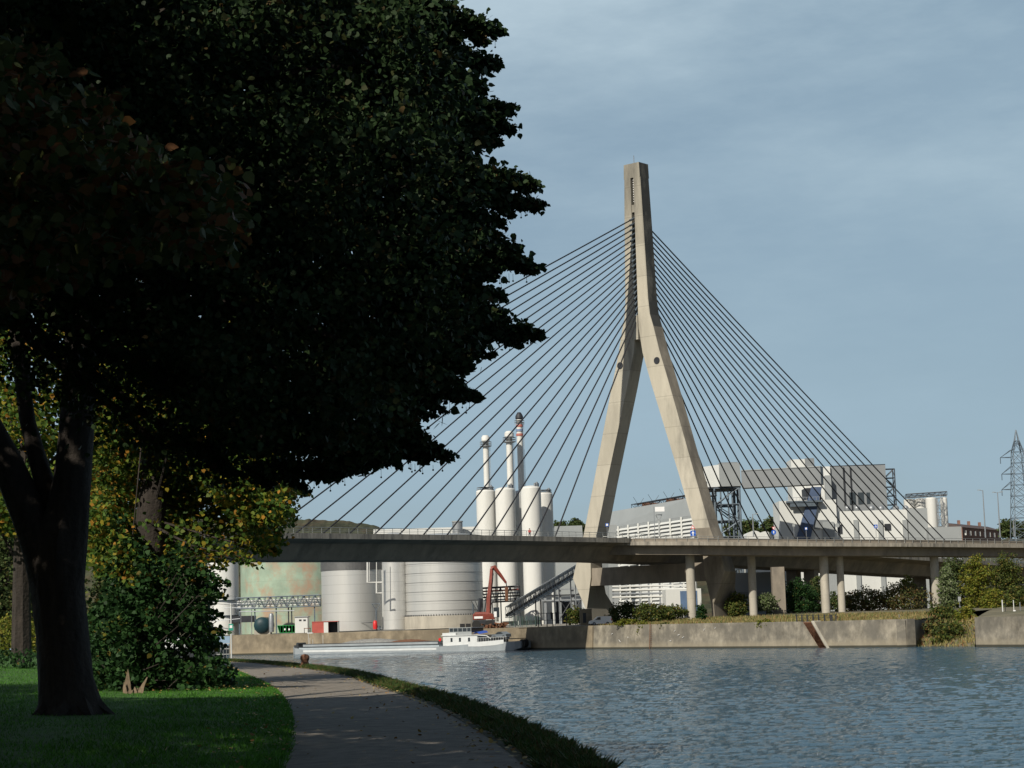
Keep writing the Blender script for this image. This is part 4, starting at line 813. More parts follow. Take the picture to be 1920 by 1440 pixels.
# dark discharge under gallery and its blue slab
q = MB(); p = at(1526, 900, 566); q.box((p[0] - 2, 570, zat(1526, 938, 566)), (p[0] + 2.6, 578, zat(1526, 913, 566))); q.build('undercroft', M['dark'], W)
ch = [at(1522, 913, 567), at(1541, 913, 567), at(1519, 1012, 567), at(1493, 1012, 567)]
MB().add([(c[0], 566.9, c[2]) for c in ch] + [(c[0], 567.9, c[2]) for c in ch], [(0, 1, 2, 3), (7, 6, 5, 4), (0, 4, 5, 1), (1, 5, 6, 2), (2, 6, 7, 3), (3, 7, 4, 0)]).build('inclined_chute', mat('blue_chute', (.075, .11, .19), .6, var=.1), W)
p = at(1552, 900, 582); MB().box((p[0] - 1, 581.2 - .7, zat(1552, 965, 582)), (p[0] + .8, 582.8, zat(1552, 892, 582))).build('duct', M['grey2'], W)
q = MB(); p = at(1554, 975, 566); q.box((p[0] - 1.7, 567.2, 5), (p[0] + 1.7, 567.95, zat(1554, 978, 566))); q.build('duct_base', M['grey2'], W)
for x, y, dx, dz, m in ((1541, 983, 2.2, 1.3, 'grey'), (1667, 987, .9, .9, 'dark'), (1576, 991, .8, 1.3, 'dark')): p = at(x, y, 567.5); MB().box((p[0] - dx, 569.6 if x > 1568 else 567.7, p[2] - dz), (p[0] + dx, 569.95 if x > 1568 else 567.95, p[2] + dz)).build('wall_hatch', M[m], W)
for x in (1605, 1651, 1697): p = at(x, 985, 569.5); MB().box((p[0] - .65, 569.4, 5), (p[0] + .65, 569.95, zat(x, 975, 570))).build('pillar', M['grey2'], W)
a, b = front(1658, 1676, 940, 586); q = MB(); truss(q, (a[0] + .3, 584, 5), (a[0] + .3, 584, zat(1666, 880, 586)), (b[0] - a[0], 0, 0), (0, 3, 0), 16, .12, .2)
q.build('escape_stair', M['dark'], W)
# blue shaded recess wall: a leaning duct casting shade
p = at(1505, 990, 567.5); 
# silo group at the right
G3 = 'steel silos beside the grey annex'
for i, (x0, x1, yt, Y, lab) in enumerate([(1697, 1718, 938, 600, 'pale steel silo at the left end of the right-hand group'), (1718, 1739, 937, 600, 'pale steel silo second in the right-hand group, above the annex roof'), (1738, 1759, 935, 590, 'largest-looking pale steel silo, third in the right-hand group'), (1765, 1778, 935, 592, 'slim pale steel silo at the right end of the group')]):
    T, c, r, z = tank('silo', x0, x1, yt, Y, M['white'], lab, G3, zb=5, dome=.5, cat='silo', yref=950)
    rail_ring(c, r * .95, z + .3, T, n=9)
T = thing('silo_catwalk', at(1740, 990, 592), 'dark catwalk and ladder tower along the tops of the steel silos', 'catwalk')
p = at(1700, 933, 598); p2 = at(1776, 928, 594); q = MB(); truss(q, p, p2, (0, 1.6, 0), (0, 0, 1.1), 14, .06, .12); q.build('walkway', M['dark'], T)
p = at(1760, 990, 590); q = MB(); truss(q, (p[0], 589, 5), (p[0], 589, zat(1760, 934, 590)), (1.6, 0, 0), (0, 1.6, 0), 16, .08, .13); q.build('ladder_tower', M['grey'], T)
# low buildings under the deck at x 1370-1470
a, b = front(1362, 1420, 1100, 470); T = thing('low_shed', (a[0], 470, 5), 'grey flat building behind the second round pier, seen under the deck', 'building')
MB().box((a[0], 470, 5), (b[0] + 7, 480, zat(1390, 1074, 470))).build('wall', M['grey2'], T); MB().box((a[0] - 4, 462, 5), (b[0] + 7, 468, zat(1390, 1120, 462))).build('annex', M['grey2'], T); MB().box((a[0] - 4.2, 461.8, zat(1390, 1120, 462)), (b[0] + 7.2, 468.2, zat(1390, 1110, 462))).build('roof', M['grey'], T)
# tent domes right of tower
for i, (x0, x1, lab) in enumerate(((1399, 1430, 'white rounded roof tent, left of the two, behind the bridge railing'), (1420, 1450, 'white rounded roof tent, right of the two, by the round blue sign'))):
    a, b = front(x0, x1, 1000, 560 + i * 4); r = (b[0] - a[0]) / 2; c = ((a[0] + b[0]) / 2, 560 + i * 4); zt_ = zat((x0 + x1) / 2, 995, 560)
    tag(MB().loft([[(c[0] - r * cos(pi * k / 12), c[1] + dy, (5 if k in (0, 12) else zt_ - 3 + 3 * sin(pi * k / 12) ** .7)) for k in range(13)] for dy in (0, 14)]).build('roof_tent', M['white2']), lab, 'tent', 'white tents behind the bridge')
# brick houses far right
a, b = front(1804, 1876, 990, 700, 740); T = thing('brick_house', (a[0], a[1], 5), 'row of red brick houses with dark tiled roof at the far right', 'house')
zw = zat(1840, 992, 720); zr = zat(1840, 983, 720); box4(a, b, 10, zw - 7, zw).build('wall', M['brick'], T)
t_ = (b - a) / np.linalg.norm(b - a); nb = np.array([-t_[1], t_[0]]); MB().add([(*(a - nb * .4), zw), (*(b - nb * .4), zw), (*(b + nb * 5), zr), (*(a + nb * 5), zr), (*(b + nb * 10.4), zw), (*(a + nb * 10.4), zw)], [(0, 1, 2, 3), (3, 2, 4, 5), (1, 4, 2), (0, 3, 5)]).build('roof', M['rooft'], T)
for t in (.06, .18, .3, .42, .55, .68, .8, .93):
    p = a + (b - a) * t - nb * .05
    MB().box((p[0] - .5, p[1] - .1, zw - 2.8), (p[0] + .5, p[1] + .02, zw - 1.1)).build('window', M['white2'], T)
for t in (.25, .5, .78): p = a + (b - a) * t + nb * 5; MB().box((p[0] - .5, p[1] - .4, zr - .5), (p[0] + .5, p[1] + .4, zr + 1.4)).build('chimney_stack', M['brick'], T)
# electricity pylon
yE = 620; c = at(1916, 985, yE); T = thing('electricity_pylon', (c[0], yE, 6), 'tall steel lattice electricity pylon at the right edge', 'electricity pylon'); zt_ = zat(1913, 806, yE); q = MB()
def hw(z): return float(np.interp(z, [6, 20, 58, zt_ - 5, zt_], [5.0, 3.6, 1.5, .9, .05]))
zs = [6 + (zt_ - 6) * (k / 16) for k in range(17)]
for k in range(16):
    z0, z1 = zs[k], zs[k + 1]; h0, h1 = hw(z0), hw(z1)
    cs = [(-1, -1), (1, -1), (1, 1), (-1, 1)]
    for i in range(4):
        A = (c[0] + cs[i][0] * h0, yE + cs[i][1] * h0, z0); B = (c[0] + cs[i][0] * h1, yE + cs[i][1] * h1, z1); j = (i + 1) % 4
        A2 = (c[0] + cs[j][0] * h0, yE + cs[j][1] * h0, z0); B2 = (c[0] + cs[j][0] * h1, yE + cs[j][1] * h1, z1)
        q.tube([A, B], .17, 4); q.tube([A, B2], .09, 4); q.tube([A2, B], .09, 4); q.tube([B, B2], .08, 4)
q.build('lattice_mast', M['bluegrey'], T)
for y, hl in ((857, 3.6), (888, 3.2), (917, 3.2)):
    z = zat(1915, y, yE); h = hw(z); q = MB(); hl = hl * 1.1
    for sx in (-1, 1):
        for sy in (-1, 1): q.tube([(c[0] + sx * h, yE + sy * h, z + 2.6), (c[0] + sx * (h + hl), yE, z)], .1, 4); q.tube([(c[0] + sx * h, yE + sy * h, z), (c[0] + sx * (h + hl), yE, z)], .1, 4)
        q.tube([(c[0] + sx * (h + hl), yE, z), (c[0] + sx * (h + hl), yE, z - 2)], .12, 4)
    q.build('cross_arm', M['bluegrey'], T)
# lamp masts and signs on the road decks
def lampmast(x, ytop, yb, Y, arms, label):
    p = at(x, yb, Y); z1 = zat(x, ytop, Y); T = thing('street_lamp', p, label, 'street lamp', 'lamp masts along the slip road')
    MB().tube([p, (p[0], Y, z1)], [.16, .09], 8).build('pole', M['steel'], T)
    for s in arms: MB().tube([(p[0], Y, z1 - .1), (p[0] + s * .9, Y, z1 + .05)], .05, 5).build('arm', M['steel'], T); MB().box((p[0] + min(s * .5, s * 1.2), Y - .12, z1 + .0), (p[0] + max(s * .5, s * 1.2), Y + .12, z1 + .14)).build('lamp_head', M['grey2'], T)
lampmast(1848, 919, 1008, 433, (-1,), 'tall single-armed street lamp at the far right of the road deck')
lampmast(1875.5, 923, 1008, 437, (-1, 1), 'tall double-armed street lamp at the far right of the road deck')
lampmast(1413, 964, 1006, 405, (1,), 'short pale mast behind the railing right of the lattice tower')
lampmast(1902, 975, 1006, 440, (1,), 'leaning slim pole near the electricity pylon')
def sign(x, yb, Y, plates, label, wide=.05, grp='road signs along the bridge railing'):
    """plates: (shape, y, radius_px, material, symbol)"""
    p = at(x, yb, Y); ytop = min(pl[1] for pl in plates); T = thing('road_sign', p, label, 'road sign', grp)
    MB().tube([p, (p[0], Y, zat(x, ytop, Y))], wide, 6).build('post', M['steel'], T)
    for sh, y, rp_, m, sym in plates:
        z = zat(x, y, Y); r = rp_ * Y / FPX; n_, ph = {'disc': (20, 0), 'tri': (3, pi / 2), 'triinv': (3, -pi / 2), 'sq': (4, pi / 4)}[sh]
        ring = lambda k_, dy: [(p[0] + r * k_ * cos(ph + 2 * pi * i / n_), Y - .08 + dy, z + r * k_ * sin(ph + 2 * pi * i / n_)) for i in range(n_)]
        MB().loft([ring(1, 0), ring(1, -.03)]).build('plate', M[m], T)
        if sym == 'white_inner': MB().loft([ring(.62, -.034), ring(.62, -.04)]).build('symbol', M['signw'], T)
        if sym == 'arrow':
            q = MB(); q.box((p[0] - r * .12, Y - .125, z - r * .6), (p[0] + r * .12, Y - .115, z + r * .1)); q.add([(p[0] - r * .4, Y - .12, z), (p[0] + r * .4, Y - .12, z), (p[0], Y - .12, z + r * .6)], [(0, 1, 2)]); q.build('symbol', M['signw'], T)
        if sym == 'crossing':
            MB().loft([[(p[0] + r * .55 * cos(pi / 2 + 2 * pi * i / 3), Y - .12 + dy, z - r * .08 + r * .55 * sin(pi / 2 + 2 * pi * i / 3)) for i in range(3)] for dy in (0, -.01)]).build('symbol', M['signw'], T)
            MB().loft([[(p[0] + dx * r, Y - .14 + dy, z + dz * r) for dx, dz in ((-.1, -.32), (.1, -.32), (.06, .12), (-.06, .12))] for dy in (0, -.01)]).build('symbol', M['black'], T)
sign(1139, 1008, 404, [('sq', 984, 4.2, 'blue', 'white_inner')], 'small blue and white square sign beside the left pylon leg')
sign(1299.5, 1005, 401, [('tri', 989, 5, 'signr', 'white_inner'), ('sq', 1000, 7, 'blue', 'arrow')], 'red triangle sign over blue arrow square beside the right pylon leg')
sign(1451, 1006, 408, [('triinv', 990, 4, 'signr', 'white_inner'), ('disc', 998, 4.6, 'blue', 'arrow')], 'give way triangle above a round blue sign by the railing')
sign(1512, 1006, 410, [('sq', 991, 3.6, 'blue', 'white_inner')], 'narrow blue sign post in front of the blue-shaded plant wall')
sign(1643, 1007, 413, [('sq', 987, 4.8, 'blue', 'crossing')], 'blue pedestrian crossing square sign before the long white wall')
sign(1571, 1006, 412, [('disc', 985, 4, 'grey2', None)], 'round grey sign seen from behind near the duct')
sign(1489, 1006, 410, [('sq', 985, 3.4, 'grey2', None)], 'dark rectangular sign back near the left end of the white plant')
p = at(1228, 1006, 402); T = thing('sign_mast', p, 'tall pale mast with white panel between the pylon legs', 'sign'); MB().tube([p, (p[0], 402, zat(1228, 950, 402))], .08, 6).build('post', M['steel'], T)
a = at(1228, 955, 402); MB().box((a[0], 401.9, a[2] - .5), (a[0] + 2.0, 402, a[2] + .5)).build('panel', M['signw'], T)
p = at(1236.5, 1006, 403); T = thing('signal_mast', p, 'grey mast with V-shaped head between the pylon legs', 'mast'); z1 = zat(1236, 973, 403); MB().tube([p, (p[0], 403, z1)], .1, 6).build('post', M['steel'], T)
for s in (-1, 1): MB().tube([(p[0], 403, z1 - .5), (p[0] + s * .6, 403, z1 + .8)], .07, 5).build('arm', M['grey2'], T)
MB().box((p[0] - .75, 402.9, z1 + .8), (p[0] + .75, 403.1, z1 + .95)).build('bar', M['grey2'], T)
# person on the deck
def skin_fig(name, loc, pts, edges, rad, m, parent=None):
    me = bpy.data.meshes.new(name); me.from_pydata([tuple(p) for p in pts], edges, []); o = bpy.data.objects.new(name, me); COL.objects.link(o); me.materials.append(m)
    if parent: o.parent = parent
    else: o.location = loc
    sk = o.modifiers.new('s', 'SKIN')
    for v, r in zip(me.skin_vertices[0].data, rad): v.radius = (r, r)
    me.skin_vertices[0].data[0].use_root = True; o.modifiers.new('d', 'SUBSURF').levels = 1; o.modifiers['d'].render_levels = 1; return o
s_p = -53.5; pp = bp(s_p, 10.2, zt(s_p))
body = [(0, 0, .95), (0, 0, 1.2), (0, 0, 1.42), (0, 0, 1.55), (0, -.02, 1.66), (.1, 0, .9), (.11, -.05, .5), (.1, .02, .06), (-.1, 0, .9), (-.13, .08, .5), (-.14, .12, .06), (.2, 0, 1.4), (.26, -.05, 1.14), (.2, -.22, 1.0), (-.2, 0, 1.4), (-.27, -.04, 1.14), (-.2, -.2, 1.0)]
be = [(0, 1), (1, 2), (2, 3), (3, 4), (0, 5), (5, 6), (6, 7), (0, 8), (8, 9), (9, 10), (2, 11), (11, 12), (12, 13), (2, 14), (14, 15), (15, 16)]
pe = skin_fig('person', pp, body, be, [.14, .15, .16, .06, .1, .09, .065, .05, .09, .065, .05, .06, .05, .035, .06, .05, .035], M['skin']); pe.rotation_euler.z = .4
tag(pe, 'person in red jacket and dark trousers walking along the bridge railing', 'person')
skin_fig('jacket', None, [(0, 0, .92), (0, 0, 1.2), (0, 0, 1.43), (.2, 0, 1.4), (.26, -.05, 1.14), (.21, -.2, 1.02), (-.2, 0, 1.4), (-.27, -.04, 1.14), (-.21, -.18, 1.02)], [(0, 1), (1, 2), (2, 3), (3, 4), (4, 5), (2, 6), (6, 7), (7, 8)], [.17, .18, .18, .09, .075, .055, .09, .075, .055], M['redcloth'], pe)
skin_fig('trousers', None, [(0, 0, .95), (.1, 0, .88), (.11, -.05, .5), (.1, .02, .12), (-.1, 0, .88), (-.13, .08, .5), (-.14, .12, .12)], [(0, 1), (1, 2), (2, 3), (0, 4), (4, 5), (5, 6)], [.16, .115, .085, .07, .115, .085, .07], M['darkcloth'], pe)
MB().lathe((0, .02), [(.01, 1.60), (.11, 1.62), (.125, 1.7), (.09, 1.79), (.01, 1.81)], 12).build('hair', M['black'], pe, origin=(0, 0, 0), smooth=True)
bpy.data.objects['hair'].data.transform(Matrix.Translation(pe.location))
# ------------------------------------------------------------------ vehicles
def vehicle(name, loc, rz, length, h, wd, prof, glassprof, paint, label, cat, group=None):
    T = thing(name, loc, label, cat, group, rz)
    q = MB(); hw_ = wd / 2
    q.loft([[(x, y, z) for x, z in prof] for y in (-hw_ * .9, -hw_, hw_, hw_ * .9)]); 
    def lb(q, nm, m, **k):
        o = q.build(nm, m, origin=(0, 0, 0), **k); o.parent = T; return o
    lb(q, 'body', paint, bevel=.04, smooth=True)
    for y in (-hw_ - .012, hw_ + .012):
        for gp in glassprof: q = MB(); q.loft([[(x, y, z) for x, z in gp], [(x, y - .02 * (1 if y < 0 else -1), z) for x, z in gp]]); lb(q, 'window', M['glass'])
    for x in (length * .19, length * .81):
        for y in (-hw_ - .02, hw_ - .18):
            q = MB(); q.loft([[(x + .33 * cos(2 * pi * k / 18), y + d, .33 + .33 * sin(2 * pi * k / 18)) for k in range(18)] for d in (0, .2)]); o = lb(q, 'wheel', M['black'])
            q = MB(); q.loft([[(x + .19 * cos(2 * pi * k / 12), y - .012 + d, .33 + .19 * sin(2 * pi * k / 12)) for k in range(12)] for d in (0, .01)]); r_ = q.build('rim', M['steel'], origin=(0, 0, 0)); r_.parent = o
    return T, lb
pv = at(1105, 1172, 398)
T, lb = vehicle('parked_van', (pv[0], 398, gz(1125, 9) + .05), radians(8), 4.6, 1.85, 1.8,
    [(0, .35), (.02, .75), (.25, .95), (.95, 1.12), (1.65, 1.72), (2.0, 1.85), (4.45, 1.85), (4.58, 1.5), (4.6, .35)], [[(1.15, 1.14), (1.72, 1.64), (2.25, 1.68), (2.25, 1.12)]], M['carwhite'], 'small white delivery van parked in the shade below the left pylon foot', 'van')
q = MB(); q.box((4.585, -.7, 1.0), (4.61, .7, 1.5)); lb(q, 'rear_window', M['glass']); q = MB(); q.box((-.01, -.8, .68), (.1, -.5, .82)); lb(q, 'headlight', M['signw']); q = MB(); q.box((4.52, -.92, .9), (4.62, -.8, 1.3)); lb(q, 'tail_light', M['signr'])
# barge
A = at(535, 1229, wl_at(535)[1] - 9.5); B = at(966, 1219, wl_at(966)[1] - 9.5); dB = (B - A)[:2]; LB = np.linalg.norm(dB); ang = math.atan2(dB[1], dB[0]); sc_ = LB / 430.
BG = thing('cargo_barge', (A[0], A[1], WZ), 'long low grey and white cargo barge with white wheelhouse at its stern', 'barge', rz=ang)
def lb(q, nm, m, par=None, **k):
    o = q.build(nm, m, origin=(0, 0, 0), **k); o.parent = par or BG; return o
def X(px): return (px - 535) * sc_
q = MB(); hwid = 3.3; rings = []
for x, hw_, zl, zd in ((X(535), .5, -.4, 1.75), (X(540), 1.5, -.4, 1.6), (X(552), 2.9, -.4, 1.35), (X(570), 3.3, -.4, 1.05), (X(750), 3.3, -.4, .95), (X(830), 3.3, -.4, 1.1), (X(900), 3.3, -.4, 1.55), (X(945), 3.1, -.3, 1.8), (X(960), 2.4, .1, 1.9), (X(966), 1.6, .5, 1.95)):
    rings.append([(x, hwid - hw_, zl), (x, hwid - hw_, zd), (x, hwid + hw_, zd), (x, hwid + hw_, zl)])
lb(q.loft(rings), 'hull', M['hull'])
q = MB(); q.loft([[(x, .0 - .02, .42), (x, -.02, z1), (x, .05, z1), (x, .05, .42)] for x, z1 in ((X(572), .9), (X(660), .85), (X(800), .85), (X(828), .85))]); lb(q, 'white_strake', M['hullw'])
q = MB(); q.loft([[(x, y0 - .04, z0), (x, y0 - .04, z1), (x, y0 + .06, z1), (x, y0 + .06, z0)] for x, y0, z0, z1 in ((X(885), .0, 1.0, 1.9), (X(905), .0, .95, 1.95), (X(930), .12, 1.15, 2.15), (X(945), .2, 1.45, 2.3))]); lb(q, 'bulwark', M['hullw'])
lb(MB().box((X(560), .55, 1.0), (X(830), 6.0, 1.55)), 'coaming', M['hatchblue']); lb(MB().box((X(558), .4, 1.55), (X(830), 6.1, 1.68)), 'coaming_rail', M['hulldk'])
q = MB(); q.box((X(566), .9, 1.68), (X(826), 5.7, 2.2)); lb(q, 'hatch_cover', M['hull']); lb(MB().box((X(566), .85, 2.2), (X(826), 5.75, 2.3)), 'hatch_rail', M['hulldk'])
rg = random.Random(5); q = MB(); nn = 36; q.loft([[(X(640 + (745 - 640) * k / nn), .95 + j * .78, 2.25 + max(0, sin(pi * k / nn)) ** .5 * (sin(pi * j / 6)) ** .6 * (.85 + rg.uniform(-.12, .12))) for j in range(7)] for k in range(nn + 1)], cap=False, closed=False); lb(q, 'cargo_heap', mat('grey_gravel', (.24, .24, .23), .95, var=.25, scale=3), smooth=False)
q = MB(); q.loft([[(X(730 + 60 * k / 20), .95 + j * .78, 2.28 + max(0, sin(pi * k / 20)) ** .5 * sin(pi * j / 6) ** .6 * (.5 + rg.uniform(-.1, .1))) for j in range(7)] for k in range(21)], cap=False, closed=False); lb(q, 'cargo_heap', M['rust'])
# deckhouse
dh = lb(MB().box((X(836), .7, 1.2), (X(897), 5.9, 3.35)), 'deckhouse', M['hullw'], bevel=.05)
for x in (851, 866, 882): o = MB().box((X(x - 2.5), .66, 2.05), (X(x + 2.5), .69, 2.9)).build('window', M['glass'], origin=(0, 0, 0)); o.parent = dh; o2 = MB().box((X(x - 2.5), .645, 2.05), (X(x - .9), .655, 2.9)).build('curtain', M['hullw'], origin=(0, 0, 0)); o2.parent = dh
lb(MB().box((X(834), .5, 3.35), (X(899), 6.1, 3.47)), 'deckhouse_roof', M['hullw']); lb(MB().box((X(836), .6, 3.47), (X(860), 5, 4.0)), 'roof_box', M['hullw'])
wh = lb(MB().box((X(846), 1.2, 4.0), (X(884), 5.2, 5.0)), 'wheelhouse', M['glass']); q = MB()
for x in (846, 853, 861, 869, 877, 884): q.box((X(x) - .07, 1.12, 4.0), (X(x) + .07, 1.19, 5.0))
q.box((X(845), 1.1, 4.96), (X(885), 5.3, 5.1)); q.box((X(845), 1.1, 3.48), (X(885), 1.19, 4.2)); o = q.build('window_frame', M['grey2'], origin=(0, 0, 0)); o.parent = wh
q = MB(); q.loft([[(X(888) + k * .6, 1.0 + j, 3.5 + (.5 if k in (1, 2) else .1) + .1 * j) for j in range(4)] for k in range(4)], cap=False, closed=False); lb(q, 'blue_tarpaulin', M['bluecanvas'])
q = MB(); q.tube([(X(897), .5, 3.4), (X(915), .4, 3.2), (X(922), .5, 2.5)], .1, 6); lb(q, 'awning_frame', M['hullw'])
lb(MB().box((X(897), 1.0, 1.5), (X(925), 5.5, 2.9)), 'engine_casing', M['hulldk']); lb(MB().box((X(918), 1.0, 2.35), (X(955), 5.6, 2.5)), 'car_platform', M['hulldk'])
q = MB()
for k in range(14): x = X(897 + k * 4.3); q.tube([(x, .25, 1.8), (x, .25, 2.8)], .03, 4)
q.tube([(X(897), .25, 2.8), (X(955), .35, 2.85)], .035, 4); lb(q, 'stern_rail', M['hullw'])
q = MB(); q.loft([[(X(829) + .0 + d, .4 + .42 * cos(2 * pi * k / 16), 2.6 + .42 * sin(2 * pi * k / 16)) for k in range(16)] for d in (0, .1)]); lb(MB().loft([[(X(832) + .38 * cos(2 * pi * k / 18), .45 + d, 2.6 + .38 * sin(2 * pi * k / 18)) for k in range(18)] for d in (0, .1)]), 'lifebuoy', M['signr'])
for px, hh in ((567, 4.9), (557, 3.7), (584, 4.3), (576, 3.4)): lb(MB().tube([(X(px), 2.5 + (px % 3), 1.2), (X(px), 2.5 + (px % 3), hh)], .05, 5), 'bow_mast', M['hullw'])
lb(MB().box((X(562), 2.9, 4.75), (X(573), 3.2, 4.95)), 'radar_bar', M['hullw'])
q = MB(); q.box((X(543), 1.6, 1.5), (X(552), 4.8, 2.1)); q.tube([(X(547), 2, 2.3), (X(547), 4.5, 2.3)], .4, 8); lb(q, 'anchor_winch', M['hulldk'])
q = MB(); q.loft([[(X(962) + .6 + .9 * cos(2 * pi * k / 14), 2.2 + d, 1.4 + .9 * sin(2 * pi * k / 14)) for k in range(14)] for d in (0, 1.2)]); lb(q, 'stern_fender', M['black'])
cp = BG.location + Vector((cos(ang) * X(918) - sin(ang) * 2.2, sin(ang) * X(918) + cos(ang) * 2.2, 2.5))
T, lb2 = vehicle('car', cp, ang, 4.2, 1.5, 1.75, [(0, .3), (0, .7), (.15, .85), (1.1, .98), (1.85, 1.45), (2.9, 1.5), (3.7, 1.12), (4.15, 1.0), (4.2, .35)], [[(1.3, 1.0), (1.9, 1.38), (2.75, 1.42), (3.3, 1.08)]], M['cargrey'], 'grey blue hatchback car carried on the stern of the barge', 'car')
# ------------------------------------------------------------------ small quay things
FN = thing('quay_fence', at(1037, 1178, 408), 'dark post fence with thin mesh at the quay edge left of the van', 'fence')
for x in (1010, 1026, 1037, 1063): p = at(x, 1178, 412); MB().box((p[0] - .1, 412, 4.2), (p[0] + .1, 412.2, zat(x, 1149, 412))).build('post', M['dark'], FN)
for y in (1150, 1163): p = at(1010, y, 412); p2 = at(1064, y - .5, 412); MB().tube([p, p2], .05, 4).build('rail', M['dark'], FN)
q = thing('site_fence', at(960, 1165, 420), 'low green mesh fence below the conveyor', 'fence'); p = at(955, 1168, 420); p2 = at(1012, 1166, 420)
for k in range(8): r_ = p + (p2 - p) * k / 7; MB().tube([(r_[0], 420, 4.5), (r_[0], 420, 6.9)], .05, 4).build('post', M['fencegreen'], q)
m_ = MB()
for k in range(40): r_ = p + (p2 - p) * k / 39; m_.tube([(r_[0], 420.1, 4.6), (r_[0], 420.1, 6.8)], .012, 3)
for k in range(8): m_.tube([(p[0], 420.1, 4.7 + .3 * k), (p2[0], 420.1, 4.7 + .3 * k)], .012, 3)
m_.build('mesh_panel', M['fencegreen'], q)
a, b = front(1088, 1110, 1160, 408); T = thing('concrete_hut', (a[0], 408, 4.3), 'small grey concrete hut with dark door beside the white van', 'hut')
MB().box((a[0], 408, 4), (b[0], 411, zat(1099, 1143, 408))).build('wall', M['quay'], T); MB().box((a[0] - .1, 407.9, zat(1099, 1143, 408)), (b[0] + .1, 411.1, zat(1099, 1141.5, 408))).build('roof', M['deck'], T)
p = at(1096, 1158, 408); MB().box((p[0] - .35, 407.93, p[2] - 1.1), (p[0] + .35, 407.99, p[2] + 1)).build('door', M['dark'], T)
SF2 = thing('stair_fence', at(1530, 1163, 316), 'dark green post and rail fence at the head of the quay steps', 'fence')
for x in (1494, 1504, 1514, 1525, 1535.5, 1546.5, 1557, 1560, 1568): dY = wl_at(x)[1] + 2.2; p = at(x, 1165, dY); MB().box((p[0] - .11, dY, 3.6), (p[0] + .11, dY + .15, zat(x, 1152, dY))).build('post', M['dark'], SF2)
for y in (1154, 1159): MB().tube([at(1494, y, wl_at(1494)[1] + 2.25), at(1530, y - .3, wl_at(1530)[1] + 2.25), at(1568, y - .6, wl_at(1568)[1] + 2.25)], .03, 4).build('rail', M['dark'], SF2)
for x, yt, wd, lab, cat, m in ((1686, 1152, 1.2, 'thin pale post at the right end of the grass bank', 'post', 'steel'), (1881, 1126, 2.2, 'thick white post in front of the trees at the far right', 'post', 'white2'), (1902, 1126, 1.6, 'thinner white post nearest the red-topped marker', 'post', 'white2'), (1886, 1132, 1.2, 'dark thin post beside the thick white post', 'post', 'dark'), (1914, 1130, 1.6, 'pale post at the extreme right edge', 'post', 'steel')):
    Y = 315; p = at(x, 1158, Y); T = MB().tube([(p[0], Y, 3.9), (p[0], Y, zat(x, yt, Y))], wd * Y / FPX / 2, 8); T.ball((p[0], Y, zat(x, yt, Y)), wd * Y / FPX / 1.8, 5); tag(T.build('marker_post', M[m]), lab, cat)
p = at(1903, 1156, 313); T = thing('red_marker', (p[0], 313, 4), 'orange red cylinder marker at the right quay edge', 'marker'); MB().cyl(p, .22, 4, zat(1903, 1147, 313), 12).build('body', M['signr'], T, smooth=True); MB().cyl(p, .24, zat(1903, 1147, 313), zat(1903, 1144, 313), 12).build('cap', M['signw'], T)
p = at(1800, 1142, 330); T = thing('information_sign', (p[0], 330, 4.4), 'small pale sign plate on a post by the dark bush gap', 'sign'); MB().tube([(p[0], 330, 4), (p[0], 330, zat(1800, 1121, 330))], .05, 5).build('post', M['steel'], T); a = zat(1800, 1123, 330); MB().box((p[0] - .25, 329.93, a - .4), (p[0] + .25, 329.97, a + .4)).build('plate', M['grey2'], T)
# ------------------------------------------------------------------ near bank things
p = uz(578, 1250, 3.4); p = np.array([p[0] - .15, p[1], 3.4])
T = thing('mooring_bollard', p, 'rusty ball-headed mooring bollard at the water edge of the path', 'bollard')
MB().lathe(p, [(.01, 3.4), (.25, 3.4), (.25, 3.45), (.19, 3.5), (.165, 3.66), (.17, 3.7)], 20).build('base', M['rust'], T, smooth=True)
MB().lathe(p, [(.15, 3.66), (.2, 3.73), (.215, 3.8), (.2, 3.88), (.13, 3.95), (.01, 3.975)], 20).build('head', M['rust'], T, smooth=True)
yP = 118; p = at(434, 1236, yP); T = thing('mooring_sign', (p[0], yP, 3.4), 'tall thin pale post with small green sign at the end of the path', 'sign'); MB().tube([(p[0], yP, 3.3), (p[0], yP, zat(432, 1131, yP))], .045, 8).build('post', M['white2'], T)
a = zat(433, 1176, yP); MB().box((p[0] - .14, yP - .08, a - .2), (p[0] + .14, yP - .05, a + .2)).build('plate', mat('green_sign', (.03, .30, .22), .5), T); MB().box((p[0] - .08, yP - .09, a - .05), (p[0] + .08, yP - .081, a + .12)).build('symbol', M['signw'], T)
T = thing('gangway_gate', at(418, 1238, 120), 'grey metal railing gate on the path end before the moored boat', 'gate')
for x in (407, 413, 419, 425, 430): p = at(x, 1236, 120); MB().tube([(p[0], 120, 3.4), (p[0], 120, zat(x, 1207, 120))], .03, 5).build('post', M['rail'], T)
for y in (1207, 1217, 1227): p = at(406, y, 120); p2 = at(431, y - .5, 120); MB().tube([p, p2], .025, 5).build('rail', M['rail'], T)
T = thing('moored_boat', (at(390, 1230, 150)[0], 150, 0), 'dark-hulled boat with white cabin half hidden behind the shrub', 'boat')
a = at(366, 1214, 150)[0]; b = at(405, 1214, 150)[0]; z1 = zat(390, 1214, 150)
MB().loft([[(a - 8, 150.5, 0), (b, 150.5, 0), (b, 153, 0), (a - 8, 153, 0)], [(a - 8, 150, z1), (b + .4, 150, z1), (b + .4, 153.5, z1), (a - 8, 153.5, z1)]]).build('hull', M['hulldk'], T); MB().box((a - 6, 150.4, z1), (b - .2, 153, z1 + .75)).build('cabin', M['hullw'], T)
q = MB(); rg = random.Random(9)
